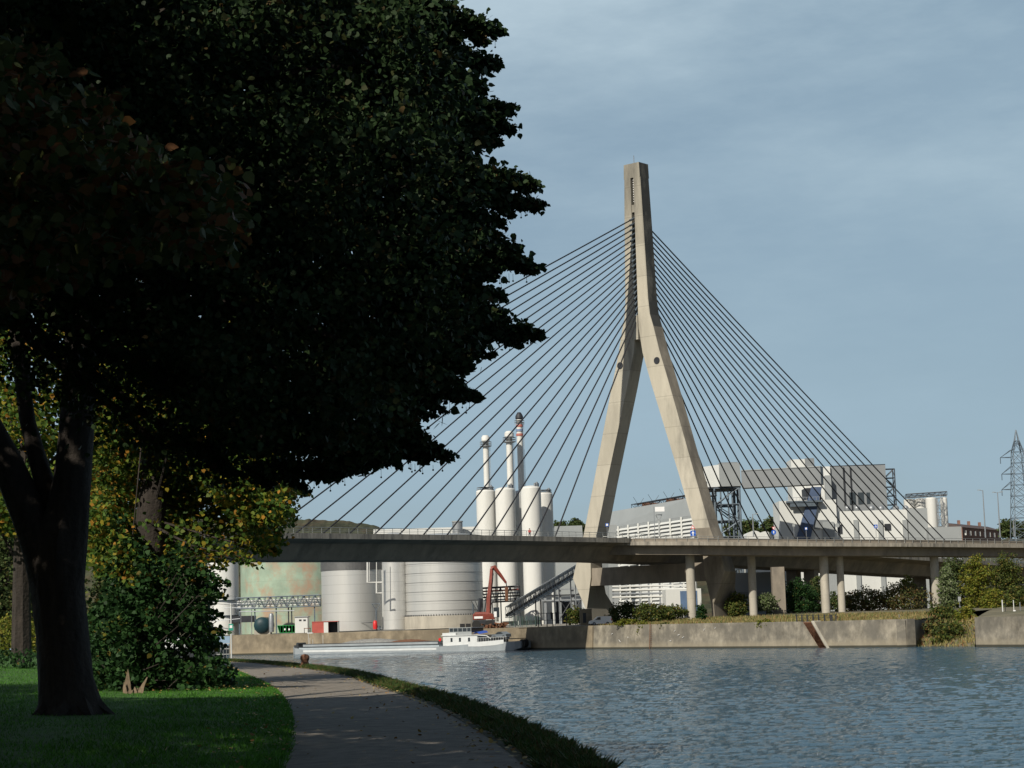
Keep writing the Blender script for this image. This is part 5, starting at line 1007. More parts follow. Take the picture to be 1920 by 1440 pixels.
p = at(250, 1298, 51.3); T = thing('tree_stump', (p[0], p[1], 3.4), 'jagged torn pale stump with leaves at its foot, in front of the shrub', 'stump')
for k in range(16):
    an = rg.uniform(0, 6.28); r = rg.uniform(.05, .3); h = rg.uniform(.12, .34) if k > 2 else (.72, .5, .4)[k]; b_ = (p[0] + r * cos(an), p[1] + r * sin(an)); le = rg.uniform(-.05, .22); wd = rg.uniform(.05, .11)
    q.loft([[(b_[0] - wd, b_[1], 3.3), (b_[0] + wd, b_[1], 3.3), (b_[0] + wd, b_[1] + .05, 3.3), (b_[0] - wd, b_[1] + .05, 3.3)], [(b_[0] - wd * .8 + le * .4, b_[1], 3.4 + h * .6), (b_[0] + wd * .6 + le * .4, b_[1], 3.4 + h * .5), (b_[0] + wd * .6 + le * .4, b_[1] + .04, 3.4 + h * .5), (b_[0] - wd * .8 + le * .4, b_[1] + .04, 3.4 + h * .6)],
            [(b_[0] + le, b_[1], 3.42 + h), (b_[0] + le + .012, b_[1], 3.4 + h), (b_[0] + le + .012, b_[1] + .02, 3.4 + h), (b_[0] + le, b_[1] + .02, 3.42 + h)]])
q.build('splinters', M['wood'], T)
# ------------------------------------------------------------------ vegetation
ENV = [(-12.5, 50), (-9, 47.3), (-5.5, 46.5), (-1.5, 47), (-2.5, 60), (-4.0, 72), (-12, 73), (-14, 60)]     # ground the sun reaches: path and lawn beyond the first trunk
def in_poly(px, py, poly):
    poly = np.array(poly, float); x0, y0 = poly[:, 0], poly[:, 1]; x1, y1 = np.roll(x0, -1), np.roll(y0, -1)
    px = np.asarray(px)[:, None]; py = np.asarray(py)[:, None]
    c = ((y0 > py) != (y1 > py)) & (px < (x1 - x0) * (py - y0) / (y1 - y0 + 1e-12) + x0); return c.sum(1) % 2 == 1
ENV_T2 = [(-9.5, 51), (-5.5, 46.5), (-1.5, 47), (-3.5, 57), (-5.2, 63), (-9, 64)]
SX, SY = -SUNV.x / SUNV.z, -SUNV.y / SUNV.z
def shades_clearing(C, env=None):
    h = C[:, 2] - 3.4; return in_poly(C[:, 0] + SX * h, C[:, 1] + SY * h, env or ENV)
def clumps(C, rad, per, size, rng=RNG, flat=.6, hollow=True):
    """leaf positions in clumps round the centres C"""
    n = len(C); rad = np.asarray(rad) * np.ones(n); k = per
    d = rng.normal(size=(n, k, 3)); d /= np.linalg.norm(d, axis=2)[:, :, None]; r = rng.random((n, k, 1)) ** (.45 if hollow else .6)
    P = C[:, None, :] + d * r * rad[:, None, None] * np.array([1, 1, flat]); return P.reshape(-1, 3)
def px_points(poly, n, Y0, Y1, rng=RNG):
    """n points whose view from the photograph's place falls in the outline, spread through real depth Y0..Y1"""
    poly = np.array(poly, float); out = []
    while len(out) < n:
        xs = rng.uniform(poly[:, 0].min(), poly[:, 0].max(), 4000); ys = rng.uniform(poly[:, 1].min(), poly[:, 1].max(), 4000); m = in_poly(xs, ys, poly)
        for x, y in zip(xs[m], ys[m]):
            out.append(at(x, y, rng.uniform(Y0, Y1)))
            if len(out) >= n: break
    return np.array(out)
def spray(p0, p1, n, r0, r1, sag=.25, rng=RNG, flat=.5):
    t = rng.random(n) ** .8; p0 = np.array(p0); p1 = np.array(p1); P = p0 + (p1 - p0) * t[:, None]; P[:, 2] += sag * np.sin(t * pi)
    rr = r0 + (r1 - r0) * t; return P + rng.normal(size=(n, 3)) * rr[:, None] * np.array([.5, .5, .5 * flat])
# --- big linden whose boughs hang over the path (trunk just left of the frame)
TA = thing('linden_tree', (-9.8, 25.0, 3.5), 'huge dark linden whose leafy boughs hang across the upper left of the view', 'tree')
tips = [(938, 60), (930, 120), (958, 208), (960, 240), (905, 262), (1000, 348), (1016, 382), (940, 418), (960, 465), (1000, 507), (905, 505), (1012, 628), (950, 600), (880, 560), (890, 745), (850, 712), (842, 856), (780, 852), (720, 862), (650, 886), (600, 830), (826, 25), (870, 165), (870, 330), (880, 690), (560, 800)]
tb = MB(); PA = []
tb.tube([(-9.8, 25, 3.3), (-9.7, 25, 4.2), (-9.7, 25, 8), (-9.5, 25.2, 13), (-9.3, 25.5, 20), (-9.3, 25.5, 25)], [.75, .55, .48, .38, .2, .06], 12)
rg = random.Random(21)
for i, (x, y) in enumerate(tips):
    Y = 24.5 + rg.uniform(-2.0, 3.5); tip = at(x, y, Y); mid = at(x - rg.uniform(170, 300), y - rg.uniform(-20, 60), Y - .5)
    hb = max(4.5 + 3.5, min(tip[2] + 1, 20)); st_ = np.array([-9.5, 25.2, max(10.2, 5.5 + (tip[2] - 5) * .75)])
    tb.tube([st_, (st_ + mid) / 2 + [0, 0, .7], mid, tip], [.14, .09, .045, .008], 5)
    PA.append(spray(mid, tip, 1500, .60, .09, .12)); PA.append(spray((st_ + mid) / 2, mid, 800, .9, .62, .2))
    for k in range(7):
        t = rg.uniform(.2, .95); b_ = mid + (tip - mid) * t; e_ = b_ + np.array([rg.uniform(.1, .45), rg.uniform(-.5, .5), rg.uniform(-.38, .3)]) * (1.3 - t); tb.tube([b_, e_], [.018, .004], 4); PA.append(spray(b_, e_, 170, .15, .05, .02))
edgeA = [(806, -30), (822, 45), (846, 130), (878, 205), (852, 255), (872, 300), (885, 350), (870, 420), (884, 480), (876, 540), (884, 600), (868, 660), (824, 700), (774, 748), (742, 800), (692, 850), (642, 866), (598, 830)]
for k in range(120):
    i = rg.randrange(len(edgeA) - 1); t = rg.random(); ex = edgeA[i][0] * (1 - t) + edgeA[i + 1][0] * t; ey = edgeA[i][1] * (1 - t) + edgeA[i + 1][1] * t; l = rg.uniform(8, 75) * (1 if rg.random() < .7 else .4)
    Y = 25 + rg.uniform(-2, 3); a_ = at(ex - 40, ey - rg.uniform(-5, 15), Y); b_ = at(ex + l, ey + rg.uniform(-12, 22), Y + rg.uniform(-.5, .5)); tb.tube([a_, b_], [.012, .003], 3); PA.append(spray(a_, b_, int(60 + l * 2.4), .17, .045, .04, flat=.8))
polyA = [(-60, -60), (795, -60), (808, 30), (845, 75), (850, 130), (880, 205), (850, 250), (868, 300), (880, 350), (868, 420), (880, 480), (872, 540), (880, 600), (865, 660), (820, 700), (770, 748), (740, 800), (690, 845), (640, 862), (600, 825), (560, 792), (520, 800), (470, 815), (420, 800), (330, 730), (250, 650), (200, 612), (120, 590), (60, 590), (0, 600), (-60, 640)]
C = px_points(polyA, 1500, 20.5, 31); C = C[~shades_clearing(C)]
PA.append(clumps(C, .42, 64, 0)); 
Cc = px_points(polyA, 500, 26, 33); Cc = Cc[~shades_clearing(Cc)]
# upper crown above the frame
U = RNG.normal(size=(900, 3)); U /= np.linalg.norm(U, axis=1)[:, None]; U *= RNG.random((900, 1)) ** .33; U = U * [7.6, 7.0, 6.0] + [-8.6, 23.0, 17.8]; U = U[~shades_clearing(U)]
for k in range(26):
    e_ = U[k * 7 % len(U)]; tb.tube([(-9.5, 25, 9 + k * .4), (np.array([-9.5, 25, 9 + k * .4]) + e_) / 2 + [0, 0, .5], e_], [.16, .09, .02], 5)
tb.build('trunk', M['bark'], TA, smooth=True)
P = np.concatenate(PA); V = leaves(P, RNG.uniform(.05, .10, len(P)), .55, clear=shades_clearing)
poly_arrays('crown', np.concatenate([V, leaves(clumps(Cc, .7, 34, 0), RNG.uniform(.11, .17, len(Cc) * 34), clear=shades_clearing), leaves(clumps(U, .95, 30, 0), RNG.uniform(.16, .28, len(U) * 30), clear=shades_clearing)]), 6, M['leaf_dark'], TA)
# winged seed stalks hanging under the outer sprays
q = MB()
for (x, y) in tips:
    for k in range(7):
        p = at(x - rg.uniform(0, 70), y + rg.uniform(2, 18), 25.5); l = rg.uniform(.05, .12); q.tube([p, p - [0, 0, l]], .003, 3); q.ball(p - [0, 0, l + .012], .014, 3)
tag(q.build('seed_stalks', M['leaf_dark'], TA), kind='stuff')
# near drooping bough at the left, closer, browner leaves
polyN = [(-80, 60), (120, 110), (300, 290), (440, 330), (470, 420), (400, 470), (280, 480), (150, 520), (60, 560), (-80, 560)]
TN = thing('linden_tree', (-7.6, 10.0, 3.4), 'nearest linden with large brown-green leaves hanging in at the left edge', 'tree')
q = MB(); q.tube([(-7.6, 10, 3.3), (-7.5, 10, 5), (-7.3, 10.2, 9), (-7.2, 10.4, 17)], [.62, .46, .4, .12], 12)
U = RNG.normal(size=(700, 3)); U /= np.linalg.norm(U, axis=1)[:, None]; U *= RNG.random((700, 1)) ** .33; U = U * [6.5, 6.5, 6.0] + [-7.0, 8.5, 14.5]
ok = np.array([not (0 < (w_ - CAM) @ _f < 60 and abs((w_ - CAM) @ _r / ((w_ - CAM) @ _f)) < .36 and abs((w_ - CAM) @ _u / ((w_ - CAM) @ _f)) < .27) for w_ in U]); U = U[ok & ~shades_clearing(U)]
for k in range(22): e_ = U[k * 9 % len(U)]; s_ = np.array([-7.3, 10.2, 8 + k * .35]); q.tube([s_, (s_ + e_) / 2 + [0, 0, .5], e_], [.13, .08, .02], 5)
q.build('trunk', M['bark'], TN, smooth=True)
C = px_points(polyN, 330, 13.5, 18.5); P = clumps(C, .24, 26, 0)
poly_arrays('crown', np.concatenate([leaves(P, RNG.uniform(.07, .12, len(P)), .5), leaves(clumps(U, .9, 26, 0), RNG.uniform(.16, .26, len(U) * 26), clear=shades_clearing)]), 6, leafmat('brown_linden_leaf', [((.04, .06, .02), 4), ((.11, .05, .02), 2), ((.07, .08, .025), 3), ((.13, .065, .022), 1)], .3), TN)
# --- more lindens of the row behind the viewer: they shade the path
def row_tree(x, y, h, r, label):
    T = thing('linden_tree', (x, y, 3.5), label, 'tree'); q = MB(); q.tube([(x, y, 3.2), (x + .05, y, 4.4), (x, y, 9), (x + .2, y, h)], [.6, .45, .38, .1], 10)
    n = 900; U = RNG.normal(size=(n, 3)); U /= np.linalg.norm(U, axis=1)[:, None]; U *= RNG.random((n, 1)) ** .33; U = U * [r, r, (h - 6) / 2 + .5] + [x, y, (h + 7) / 2 + .5]
    f_ = (U - CAM) @ _f; ok = ~((f_ > 0) & (np.abs((U - CAM) @ _r) < f_ * .38 + 1) & (np.abs((U - CAM) @ _u) < f_ * .30 + 1)); U = U[ok & ~shades_clearing(U)]
    for k in range(18): e_ = U[k * 11 % len(U)]; s_ = np.array([x, y, 7 + k * .4]); q.tube([s_, (s_ + e_) / 2 + [0, 0, .4], e_], [.13, .07, .02], 5)
    q.build('trunk', M['bark'], T, smooth=True); P = clumps(U, 1.1, 22, 0); poly_arrays('crown', leaves(P, RNG.uniform(.22, .36, len(P)), clear=shades_clearing), 6, M['leaf_dark'], T)
for a in ((-9, -5, 20, 7.5, 'linden behind the viewer beside the path, first of the row'), (-10, -20, 20, 8, 'linden behind the viewer, far end of the row'), (-21, 4, 21, 8, 'linden left of the viewer in the second row'), (-22, 20, 21, 8, 'linden standing left of the big dark linden'), (-23, -13, 21, 8, 'linden far back left of the viewer'), (-3, -16, 19, 6, 'slim linden behind the viewer at the path edge'), (-24, 37, 20, 7, 'linden left of the forked trunk, out in the lawn'), (-15.5, 12, 22, 8.5, 'linden between the two rows, left of the viewer'), (-15, -4, 22, 8.5, 'linden between the rows behind the viewer'), (-18.5, 26, 21, 7.5, 'linden left of the huge dark one, just outside the view'), (-1, -30, 20, 7.5, 'linden behind the viewer, farthest along the path'), (-31, 28, 21, 8, 'linden at the far left of the lawn')): row_tree(*a)
# --- first visible trunk, forked
Y1 = 38.0; base = at(133, 1350, Y1); s1 = Y1 / FPX
T1 = thing('linden_tree', (base[0], Y1, 3.45), 'old linden with thick leaning forked trunk standing on the lawn at the left', 'tree')
q = MB()
def rings_px(pts, dY=0, n=18, wob=.04):
    rings = []
    for x, y, r in pts:
        p = at(x, y, Y1 + dY); rings.append([(p[0] + r * cos(2 * pi * k / n) * (1 + wob * sin(3 * k + y * .02)), p[1] + r * sin(2 * pi * k / n) * (1 + wob * cos(4 * k + y * .013)), p[2]) for k in range(n)])
    q.loft(rings)
rings_px([(134, 1362, .86), (133, 1345, .74), (130, 1318, .61), (124, 1270, .53), (116, 1190, .50), (110, 1120, .51), (108, 1060, .54), (112, 1010, .53), (128, 950, .42), (136, 890, .36), (143, 820, .34), (148, 740, .33), (152, 600, .31), (158, 420, .26), (165, 220, .2), (172, 0, .15), (180, -300, .06)], wob=.07)
rings_px([(96, 1100, .40), (84, 1040, .42), (62, 980, .40), (34, 915, .36), (10, 860, .33), (-20, 800, .3), (-80, 680, .26), (-160, 480, .2), (-240, 200, .1)])
rings_px([(100, 1000, .25), (88, 920, .22), (70, 860, .19), (52, 790, .16), (40, 700, .15), (28, 600, .13), (10, 430, .1), (-20, 200, .05)], dY=.2)
for k in range(5):
    an = -2.4 + k * .75; q.tube([(base[0] + .35 * cos(an), Y1 + .35 * sin(an), 3.72), (base[0] + .68 * cos(an), Y1 + .68 * sin(an), 3.52), (base[0] + .98 * cos(an), Y1 + .98 * sin(an), 3.38)], [.26, .14, .04], 6)
U = RNG.normal(size=(2300, 3)); U /= np.linalg.norm(U, axis=1)[:, None]; U *= RNG.random((2300, 1)) ** .33; U = U * [8.5, 7, 6.8] + [-9.5, 38, 17.8]; U = U[~shades_clearing(U)]; U = U[U[:, 2] > 13.0 + .1 * (U[:, 0] + 9)]
for k in range(34): e_ = U[k * 13 % len(U)]; s_ = at(150, 620 - k * 20, Y1); q.tube([s_, (s_ + e_) / 2 + [0, 0, .5], e_], [.12, .07, .015], 5)
q.build('trunk', M['bark'], T1, smooth=True)
P = clumps(U, .8, 34, 0); poly_arrays('crown', leaves(P, RNG.uniform(.12, .2, len(P)), .5, clear=shades_clearing), 6, M['leaf_dark'], T1)
# --- second tree, sunlit autumn crown
Y2 = 58.0; b2 = at(282, 1292, Y2); T2 = thing('linden_tree', (b2[0], Y2, 3.5), 'second linden with green and yellow autumn crown lit by the sun', 'tree'); q = MB()
rings_px([(280, 1300, .62), (280, 1270, .5), (279, 1200, .46), (280, 1080, .45), (282, 980, .45), (288, 900, .42), (292, 830, .36), (296, 740, .3), (300, 600, .2), (305, 450, .1)], dY=20)
polyB = [(165, 640), (230, 620), (330, 700), (430, 780), (520, 800), (545, 830), (515, 880), (545, 930), (530, 985), (510, 1020), (455, 1035), (420, 1000), (385, 1045), (345, 1085), (270, 1090), (195, 1060), (165, 1000), (150, 800)]
tipsB = [(575, 925), (548, 960), (530, 870), (545, 800), (520, 1035), (485, 1060), (470, 1048), (420, 1065), (520, 1000)]
PB = []; 
for (x, y) in tipsB:
    Y = 57 + rg.uniform(-3, 2); tip = at(x, y, Y); mid = at(x - 110, y - 25, Y + .5); st_ = at(290, y - 60, Y2); q.tube([st_, mid, tip], [.05, .025, .005], 5); PB += [spray(mid, tip, 520, .9, .16, .1), spray(st_, mid, 500, 1.2, .9, .2)]
C = px_points(polyB, 1350, 53.0, 62); C = C[~shades_clearing(C, [(-7.8, 57.5), (-4.4, 56.5), (-5.2, 64.5), (-8.2, 64.5)])]
for k in range(16): e_ = C[k * 17 % len(C)]; s_ = at(288, 980 - k * 22, Y2); q.tube([s_, (s_ + e_) / 2 + [0, 0, .4], e_], [.06, .03, .01], 5)
U = RNG.normal(size=(500, 3)); U /= np.linalg.norm(U, axis=1)[:, None]; U *= RNG.random((500, 1)) ** .33; U = U * [6, 5.5, 5.0] + [-11.5, 59, 17]; U = U[~shades_clearing(U)]
q.build('trunk', M['bark'], T2, smooth=True)
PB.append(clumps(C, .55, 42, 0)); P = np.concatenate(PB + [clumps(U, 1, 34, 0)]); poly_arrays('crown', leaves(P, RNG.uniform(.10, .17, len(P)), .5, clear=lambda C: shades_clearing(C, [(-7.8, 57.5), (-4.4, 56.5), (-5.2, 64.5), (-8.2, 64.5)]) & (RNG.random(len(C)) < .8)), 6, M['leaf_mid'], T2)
# --- shrub of suckers round the second trunk
polyS = [(190, 1120), (225, 1085), (250, 1100), (262, 1040), (330, 990), (390, 1030), (412, 1080), (400, 1150), (402, 1210), (430, 1262), (420, 1302), (345, 1322), (290, 1306), (255, 1262), (232, 1268), (210, 1300), (165, 1308), (160, 1180)]
SH = thing('sucker_shrub', (at(270, 1300, 56)[0], 56, 3.5), 'dense green shrub of suckers round the foot of the second trunk', 'shrub'); q = MB()
C = px_points(polyS, 760, 52.5, 57.2); PS = [clumps(C, .34, 22, 0), clumps(px_points([(205, 1110), (212, 1000), (238, 900), (262, 860), (318, 870), (350, 930), (400, 1000), (422, 1080), (405, 1120), (300, 1130)], 420, 53.5, 57.4), .36, 20, 0)]
for k in range(34): e_ = C[k * 19 % len(C)]; q.tube([(b2[0] + rg.uniform(-.8, .8), 56.5 + rg.uniform(-.8, .8), 3.4), (e_[0] * .5 + b2[0] * .5, e_[1], (e_[2] + 3.4) / 2 + .2), e_], [.03, .02, .005], 4)
for (x, y) in [(415, 1085), (400, 1060), (430, 1120), (438, 1135), (420, 1155), (428, 1185), (410, 1210), (440, 1278), (425, 1240), (395, 1040), (405, 1110), (432, 1096)]:
    Y = 54 + rg.uniform(-1.5, 1.5); tip = at(x, y, Y); mid = at(x - 60, y + rg.uniform(-22, 8), Y); q.tube([at(x - 110, y + 50, Y), mid, tip], [.02, .012, .004], 4); PS.append(spray(mid, tip, 60, .2, .09, .05))
q.build('stems', M['bark'], SH); P = np.concatenate(PS); poly_arrays('foliage', leaves(P, RNG.uniform(.09, .17, len(P)), .35, clear=lambda C: shades_clearing(C, [(-7.8, 57.5), (-4.4, 56.5), (-5.2, 64.5), (-8.2, 64.5)])), 6, M['leaf_shrub'], SH)
# --- bushes and far trees
def bush(name, x0, x1, yt, yb, Y, m, label, cat='bush', grp=None, leaf=.38, dens=1.0, shape='round', trunk=True, zb=None):
    a = at(x0, yb, Y); b = at(x1, yb, Y); w_ = (b[0] - a[0]) / 2; cx = (a[0] + b[0]) / 2; z0 = a[2] if zb is None else zb; z1 = zat((x0 + x1) / 2, yt, Y); h = z1 - z0; dp = max(1.5, min(w_, h) * .9)
    T = thing(name, (cx, Y + dp, z0), label, cat, grp); n = int(max(30, 24 * (w_ * h) ** .75) * dens)
    U = RNG.normal(size=(n * 3, 3)); U /= np.linalg.norm(U, axis=1)[:, None]; U *= RNG.random((n * 3, 1)) ** .28; U = U[U[:, 2] > -.75][:n]
    lobe = 1 + .22 * np.sin(U[:, 0] * 6 + cx) * np.cos(U[:, 1] * 5 + Y); C = U * lobe[:, None] * [w_ * .92, dp, h * .56] + [cx, Y + dp, z0 + h * .42]
    if shape == 'tall': C[:, 2] = z0 + h * RNG.random(len(C)) ** .8; tt = (C[:, 2] - z0) / h; C[:, 0] = cx + (C[:, 0] - cx) * (1.1 - tt * .8)
    P = clumps(C, min(w_, h) * .20 + leaf * .6, 16, 0); P = P[P[:, 2] > z0 - .2]
    if trunk:
        q = MB(); q.tube([(cx, Y + dp, z0 - .5), (cx + .1, Y + dp, z0 + h * .4), (cx, Y + dp, z0 + h * .8)], [max(.08, h * .03), max(.05, h * .02), .02], 6)
        for k in range(6): e_ = C[k * 5 % len(C)]; q.tube([(cx, Y + dp, z0 + h * .1 * (k % 4)), e_], [max(.04, h * .012), .01], 4)
        q.build('trunk', M['bark'], T)
    poly_arrays('crown', leaves(P, RNG.uniform(leaf * .6, leaf * 1.2, len(P)), .3), 6, M[m], T); return T
BUSH = [ # name x0 x1 ytop ybot Y mat label
 ('bush', 1060, 1100, 1137, 1172, 424, 'leaf_bush', 'yellow-green bush beside the small concrete hut'),
 ('bush', 1190, 1262, 1130, 1166, 392, 'leaf_bush', 'broad green bush between the pylon feet left of the round pier'),
 ('bush', 1225, 1292, 1134, 1164, 398, 'leaf_bush', 'bush just left of the first round pier'),
 ('bush', 1140, 1205, 1128, 1168, 416, 'leaf_far', 'dark bush in shade behind the van'),
 ('bush', 1306, 1328, 1134, 1160, 383, 'leaf_shrub', 'small bright green bush at the right side of the first round pier'),
 ('bush', 1362, 1412, 1112, 1152, 408, 'leaf_bush', 'tall olive bush right of the right pylon foot'),
 ('bush', 1368, 1400, 1130, 1158, 396, 'leaf_bush', 'low bush in front of the olive bush by the pylon foot'),
 ('bush', 1418, 1462, 1112, 1148, 424, 'leaf_willow', 'greyish bush between the second pier and the dark square pier'),
 ('bush', 1470, 1540, 1086, 1150, 432, 'leaf_shrub', 'green bush mass left of the tallest pair of round piers'),
 ('bush', 1522, 1552, 1078, 1146, 440, 'leaf_far', 'dark pointed bush behind the third round pier'),
 ('bush', 1555, 1600, 1108, 1146, 432, 'leaf_far', 'dark low bush between the two close round piers'),
 ('hedge', 1585, 1672, 1102, 1146, 420, 'leaf_red', 'reddish brown hedge mass right of the paired piers'),
 ('hedge', 1655, 1752, 1094, 1144, 416, 'leaf_red', 'reddish green hedge mass left of the last round pier'),
 ('bush', 1690, 1722, 1080, 1118, 424, 'leaf_yellow', 'light green bush top poking above the hedge'),
 ('tree', 1764, 1800, 1060, 1146, 396, 'leaf_willow', 'silvery green bushy tree right of the last round pier'),
 ('tree', 1770, 1834, 1038, 1140, 440, 'leaf_far', 'dark green tree under the deck at the right'),
 ('tree', 1812, 1874, 1040, 1146, 404, 'leaf_yellow', 'yellow-green bushy tree in the middle of the right thicket'),
 ('tree', 1868, 1932, 1036, 1142, 410, 'leaf_bush', 'dark olive tree at the right edge of the thicket'),
 ('bush', 1846, 1900, 1104, 1156, 372, 'leaf_yellow', 'low yellow bush before the right thicket'),
 ('bush', 1890, 1950, 1096, 1158, 366, 'leaf_bush', 'low green bush at the far right edge'),
 ('bush', 1745, 1812, 1132, 1178, 319, 'leaf_bush', 'tangled bush on top of the grassy gap between the two quay walls'),
 ('bush', 1795, 1838, 1134, 1184, 314, 'leaf_yellow', 'yellowish bush beside the right quay wall corner'),
 ('bush', 1736, 1778, 1156, 1196, 309, 'leaf_red', 'brownish scrub hanging beside the end of the grass-topped wall'),
 ('bush', 1755, 1826, 1168, 1214, 301, 'leaf_bush', 'scrub reaching down to the water in the gap'),
]
for nm, x0, x1, yt, yb, Y, m, lab in BUSH: bush(nm, x0, x1, yt, yb, Y, m, lab, nm, None)
for x0, x1, yt, yb, Y, lab in [(1360, 1396, 978, 1012, 640, 'dark tree crown behind the lattice tower, leftmost'), (1388, 1430, 972, 1012, 650, 'rounded tree crown behind the white tents'), (1432, 1470, 970, 1012, 660, 'tree crown left of the white plant wall'),
        (1878, 1918, 973, 1006, 690, 'brown-green tree beside the brick houses'), (1905, 1950, 978, 1006, 700, 'tree at the right edge beneath the electricity pylon'), (1036, 1066, 976, 1010, 760, 'tree crown over the small grey flat roof, left'), (1062, 1100, 974, 1010, 770, 'tree crown touching the left pylon leg')]:
    bush('tree', x0, x1, yt, yb, Y, 'leaf_far', lab, 'tree', None, leaf=.75)
# creepers hanging over the quay wall, low shrubs on it
for x0, x1, yt, yb, m, lab in [(1196, 1218, 1163, 1192, 'leaf_yellow', 'yellow-green creeper hanging down a crack in the quay wall'), (1236, 1262, 1166, 1186, 'leaf_bush', 'ragged weeds over the quay wall top right of the rusty ladder'), (1418, 1456, 1160, 1176, 'leaf_yellow', 'bright yellow-green weeds spilling over the wall top'), (1150, 1200, 1160, 1173, 'leaf_yellow', 'low green weeds on the wall top beside the van')]:
    bush('weeds', x0, x1, yt, yb, wl_at((x0 + x1) / 2)[1] + .2, m, lab, 'weeds', None, leaf=.28, trunk=False)
# left background
polyC = [(-70, 620), (60, 600), (230, 610), (330, 720), (350, 900), (340, 1060), (220, 1075), (165, 1060), (150, 980), (60, 985), (-70, 1010)]
T3 = thing('linden_tree', (at(40, 1200, 84)[0], 84, 4.2), 'sunlit green and yellow linden behind the forked trunk', 'tree'); q = MB(); tx = at(40, 1200, 84)[0]
q.tube([(tx, 84, 4), (tx, 84, 9), (tx + .3, 84, 20)], [.45, .35, .1], 8); C = px_points(polyC, 760, 80, 92)
for k in range(14): e_ = C[k * 23 % len(C)]; q.tube([(tx, 84, 8 + k * .7), e_], [.1, .02], 5)
q.build('trunk', M['bark'], T3); P = clumps(C, .85, 40, 0); poly_arrays('crown', leaves(P, RNG.uniform(.16, .27, len(P)), .4), 6, M['leaf_mid'], T3)
for nm, x0, x1, yt, yb, Y, m, lab, lf in [('hedge', -60, 95, 1150, 1218, 96, 'leaf_yellow', 'sunlit yellow-green hedge at the left behind the forked trunk', .16), ('tree', -70, 60, 950, 1175, 150, 'leaf_far', 'hazy green tree at the left edge behind the hedge', .3), ('tree', 20, 150, 1010, 1175, 165, 'leaf_bush', 'bushy tree behind the forked trunk', .3), ('tree', 150, 300, 1030, 1170, 190, 'leaf_far', 'tree glimpsed between the two trunks', .35), ('hedge', 160, 300, 1130, 1200, 120, 'leaf_yellow', 'low hedge glimpsed between the two trunks', .2), ('tree', -130, 10, 880, 1170, 175, 'leaf_bush', 'taller tree cut by the left edge of the view', .35),
       ('ground_cover', -60, 78, 1214, 1246, 76, 'leaf_shrub', 'bright green leafy ground cover on the sunny lawn strip', .12)]:
    g_ = float(near_z(at((x0 + x1) / 2, yb, Y)[0], Y)) - .1; bush(nm, x0, x1, yt, yb, Y, m, lab, nm.replace('_', ' '), None, leaf=lf, zb=g_ if Y < 150 else 3.5, dens=1.6, trunk=nm == 'tree')
# dry grass on the far bank
def blades(P, h, wd, lean=.35, rng=RNG):
    n = len(P); a = rng.uniform(0, 2 * pi, n); hh = h * rng.uniform(.5, 1.2, n); l = rng.normal(size=(n, 2)) * lean
    dx = np.c_[np.cos(a), np.sin(a), np.zeros(n)] * (wd / 2); tip = P + np.c_[l[:, 0] * hh, l[:, 1] * hh, hh]; return np.stack([P - dx, P + dx, tip], 1).reshape(-1, 3)
G = []
for k in range(15000):
    px = RNG.uniform(1112, 1700); d_ = RNG.random() ** 1.3 * 38 + 2.2; p = wl_at(px); nn = inland(px) * .3 + np.array([.25, 1.0]) * .7; nn /= np.linalg.norm(nn); G.append((p[0] + nn[0] * d_, p[1] + nn[1] * d_, gz(px, d_) - .1))
for k in range(2500):
    px = RNG.uniform(1704, 1828); d_ = 3 + RNG.random() * 34; base = uz(px, 1213.2, WZ)[:2]; G.append((base[0] + .25 * d_, base[1] + d_, -1.0 + 4.9 * min(1, d_ / 26)))
tag(poly_arrays('dry_grass', blades(np.array(G), .62, .22), 3, M['drygrass'], None), 'dry tawny and green grass along the top of the far quay', 'grass', kind='stuff')
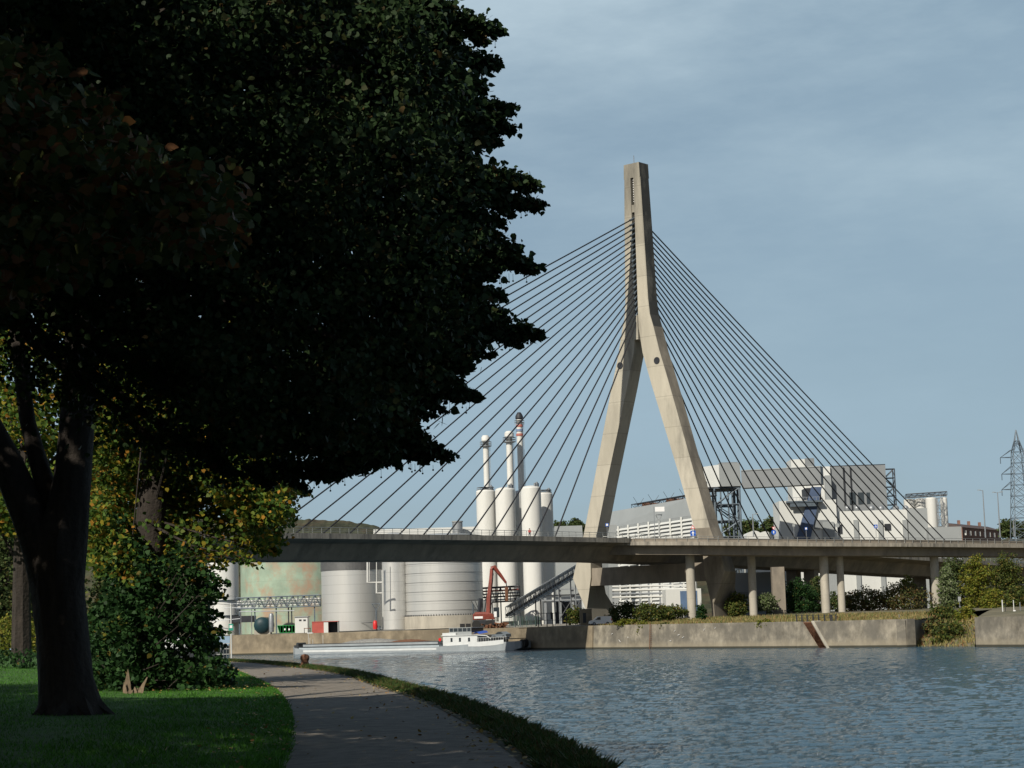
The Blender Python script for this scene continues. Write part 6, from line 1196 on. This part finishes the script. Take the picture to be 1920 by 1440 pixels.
# lawn blades and verge tufts
n = 90000; yy = 18 + 62 * RNG.random(n) ** 1.6; lx = np.interp(yy, LQ[:, 1], LQ[:, 0]); xx = lx - .02 - RNG.random(n) ** 1.3 * (5 + yy * .18); xx += np.clip(RNG.normal(size=n), -1, 1) * .05
P = np.c_[xx, yy, near_z(xx, yy) - .01]; tag(poly_arrays('lawn_grass', blades(P, .075, .022, .6), 3, M['grass'], None), 'short green lawn grass left of the path', 'grass', kind='stuff')
Vq = offset(CQ, .55); n = 42000; t = 20 + 95 * RNG.random(n) ** 1.5; cl = np.interp(t, CQ[:, 1], CQ[:, 0]); xx = cl - .02 - .62 * RNG.random(n) ** 1.2 + .05 * np.sin(t * 3.1) + .04 * np.sin(t * 7.7); P = np.c_[xx, t, np.where(xx > cl - .36, 3.45, 3.4)]
tag(poly_arrays('verge_grass', blades(P, RNG.uniform(.05, .13, len(P)), .035, .8), 3, M['weed'], None), 'ragged grass and weeds along the coping of the near path', 'grass', kind='stuff')
# fallen leaves
n = 1500; t = 19 + 90 * RNG.random(n) ** 1.4; side = RNG.random(n); xl = np.interp(t, LQ[:, 1], LQ[:, 0]); xr = np.interp(t, Vq[:, 1], Vq[:, 0]); u = np.where(side < .55, 1 - np.abs(RNG.normal(size=n)) * .10, np.where(side < .8, -np.abs(RNG.normal(size=n)) * .25, RNG.random(n)))
xx = xl + (xr - xl) * u; P = np.c_[xx, t, np.where(xx > xl, 3.425, near_z(xx, t) + .06)]
e1 = uz(250, 1320, 3.5); Q2 = np.c_[e1[0] + RNG.normal(size=260) * 1.3, 54.5 + RNG.normal(size=260) * 1.6, np.zeros(260)]; Q2[:, 2] = near_z(Q2[:, 0], Q2[:, 1]) + .06; P = np.r_[P, Q2]
a = RNG.normal(size=(len(P), 3)); a[:, 2] *= .25; a /= np.linalg.norm(a, axis=1)[:, None]; b = np.cross(a, np.array([0, 0, 1.]) + RNG.normal(size=(len(P), 3)) * .25); b /= np.linalg.norm(b, axis=1)[:, None]
sz = RNG.uniform(.04, .08, len(P)); V = P[:, None, :] + (a[:, None, :] * LEAF[None, :, 1:2] + b[:, None, :] * LEAF[None, :, 0:1]) * sz[:, None, None]
tag(poly_arrays('fallen_leaves', V.reshape(-1, 3), 6, M['leaf_litter'], None), 'scattered yellow and brown fallen leaves on path, verge and lawn', 'leaves', kind='stuff')
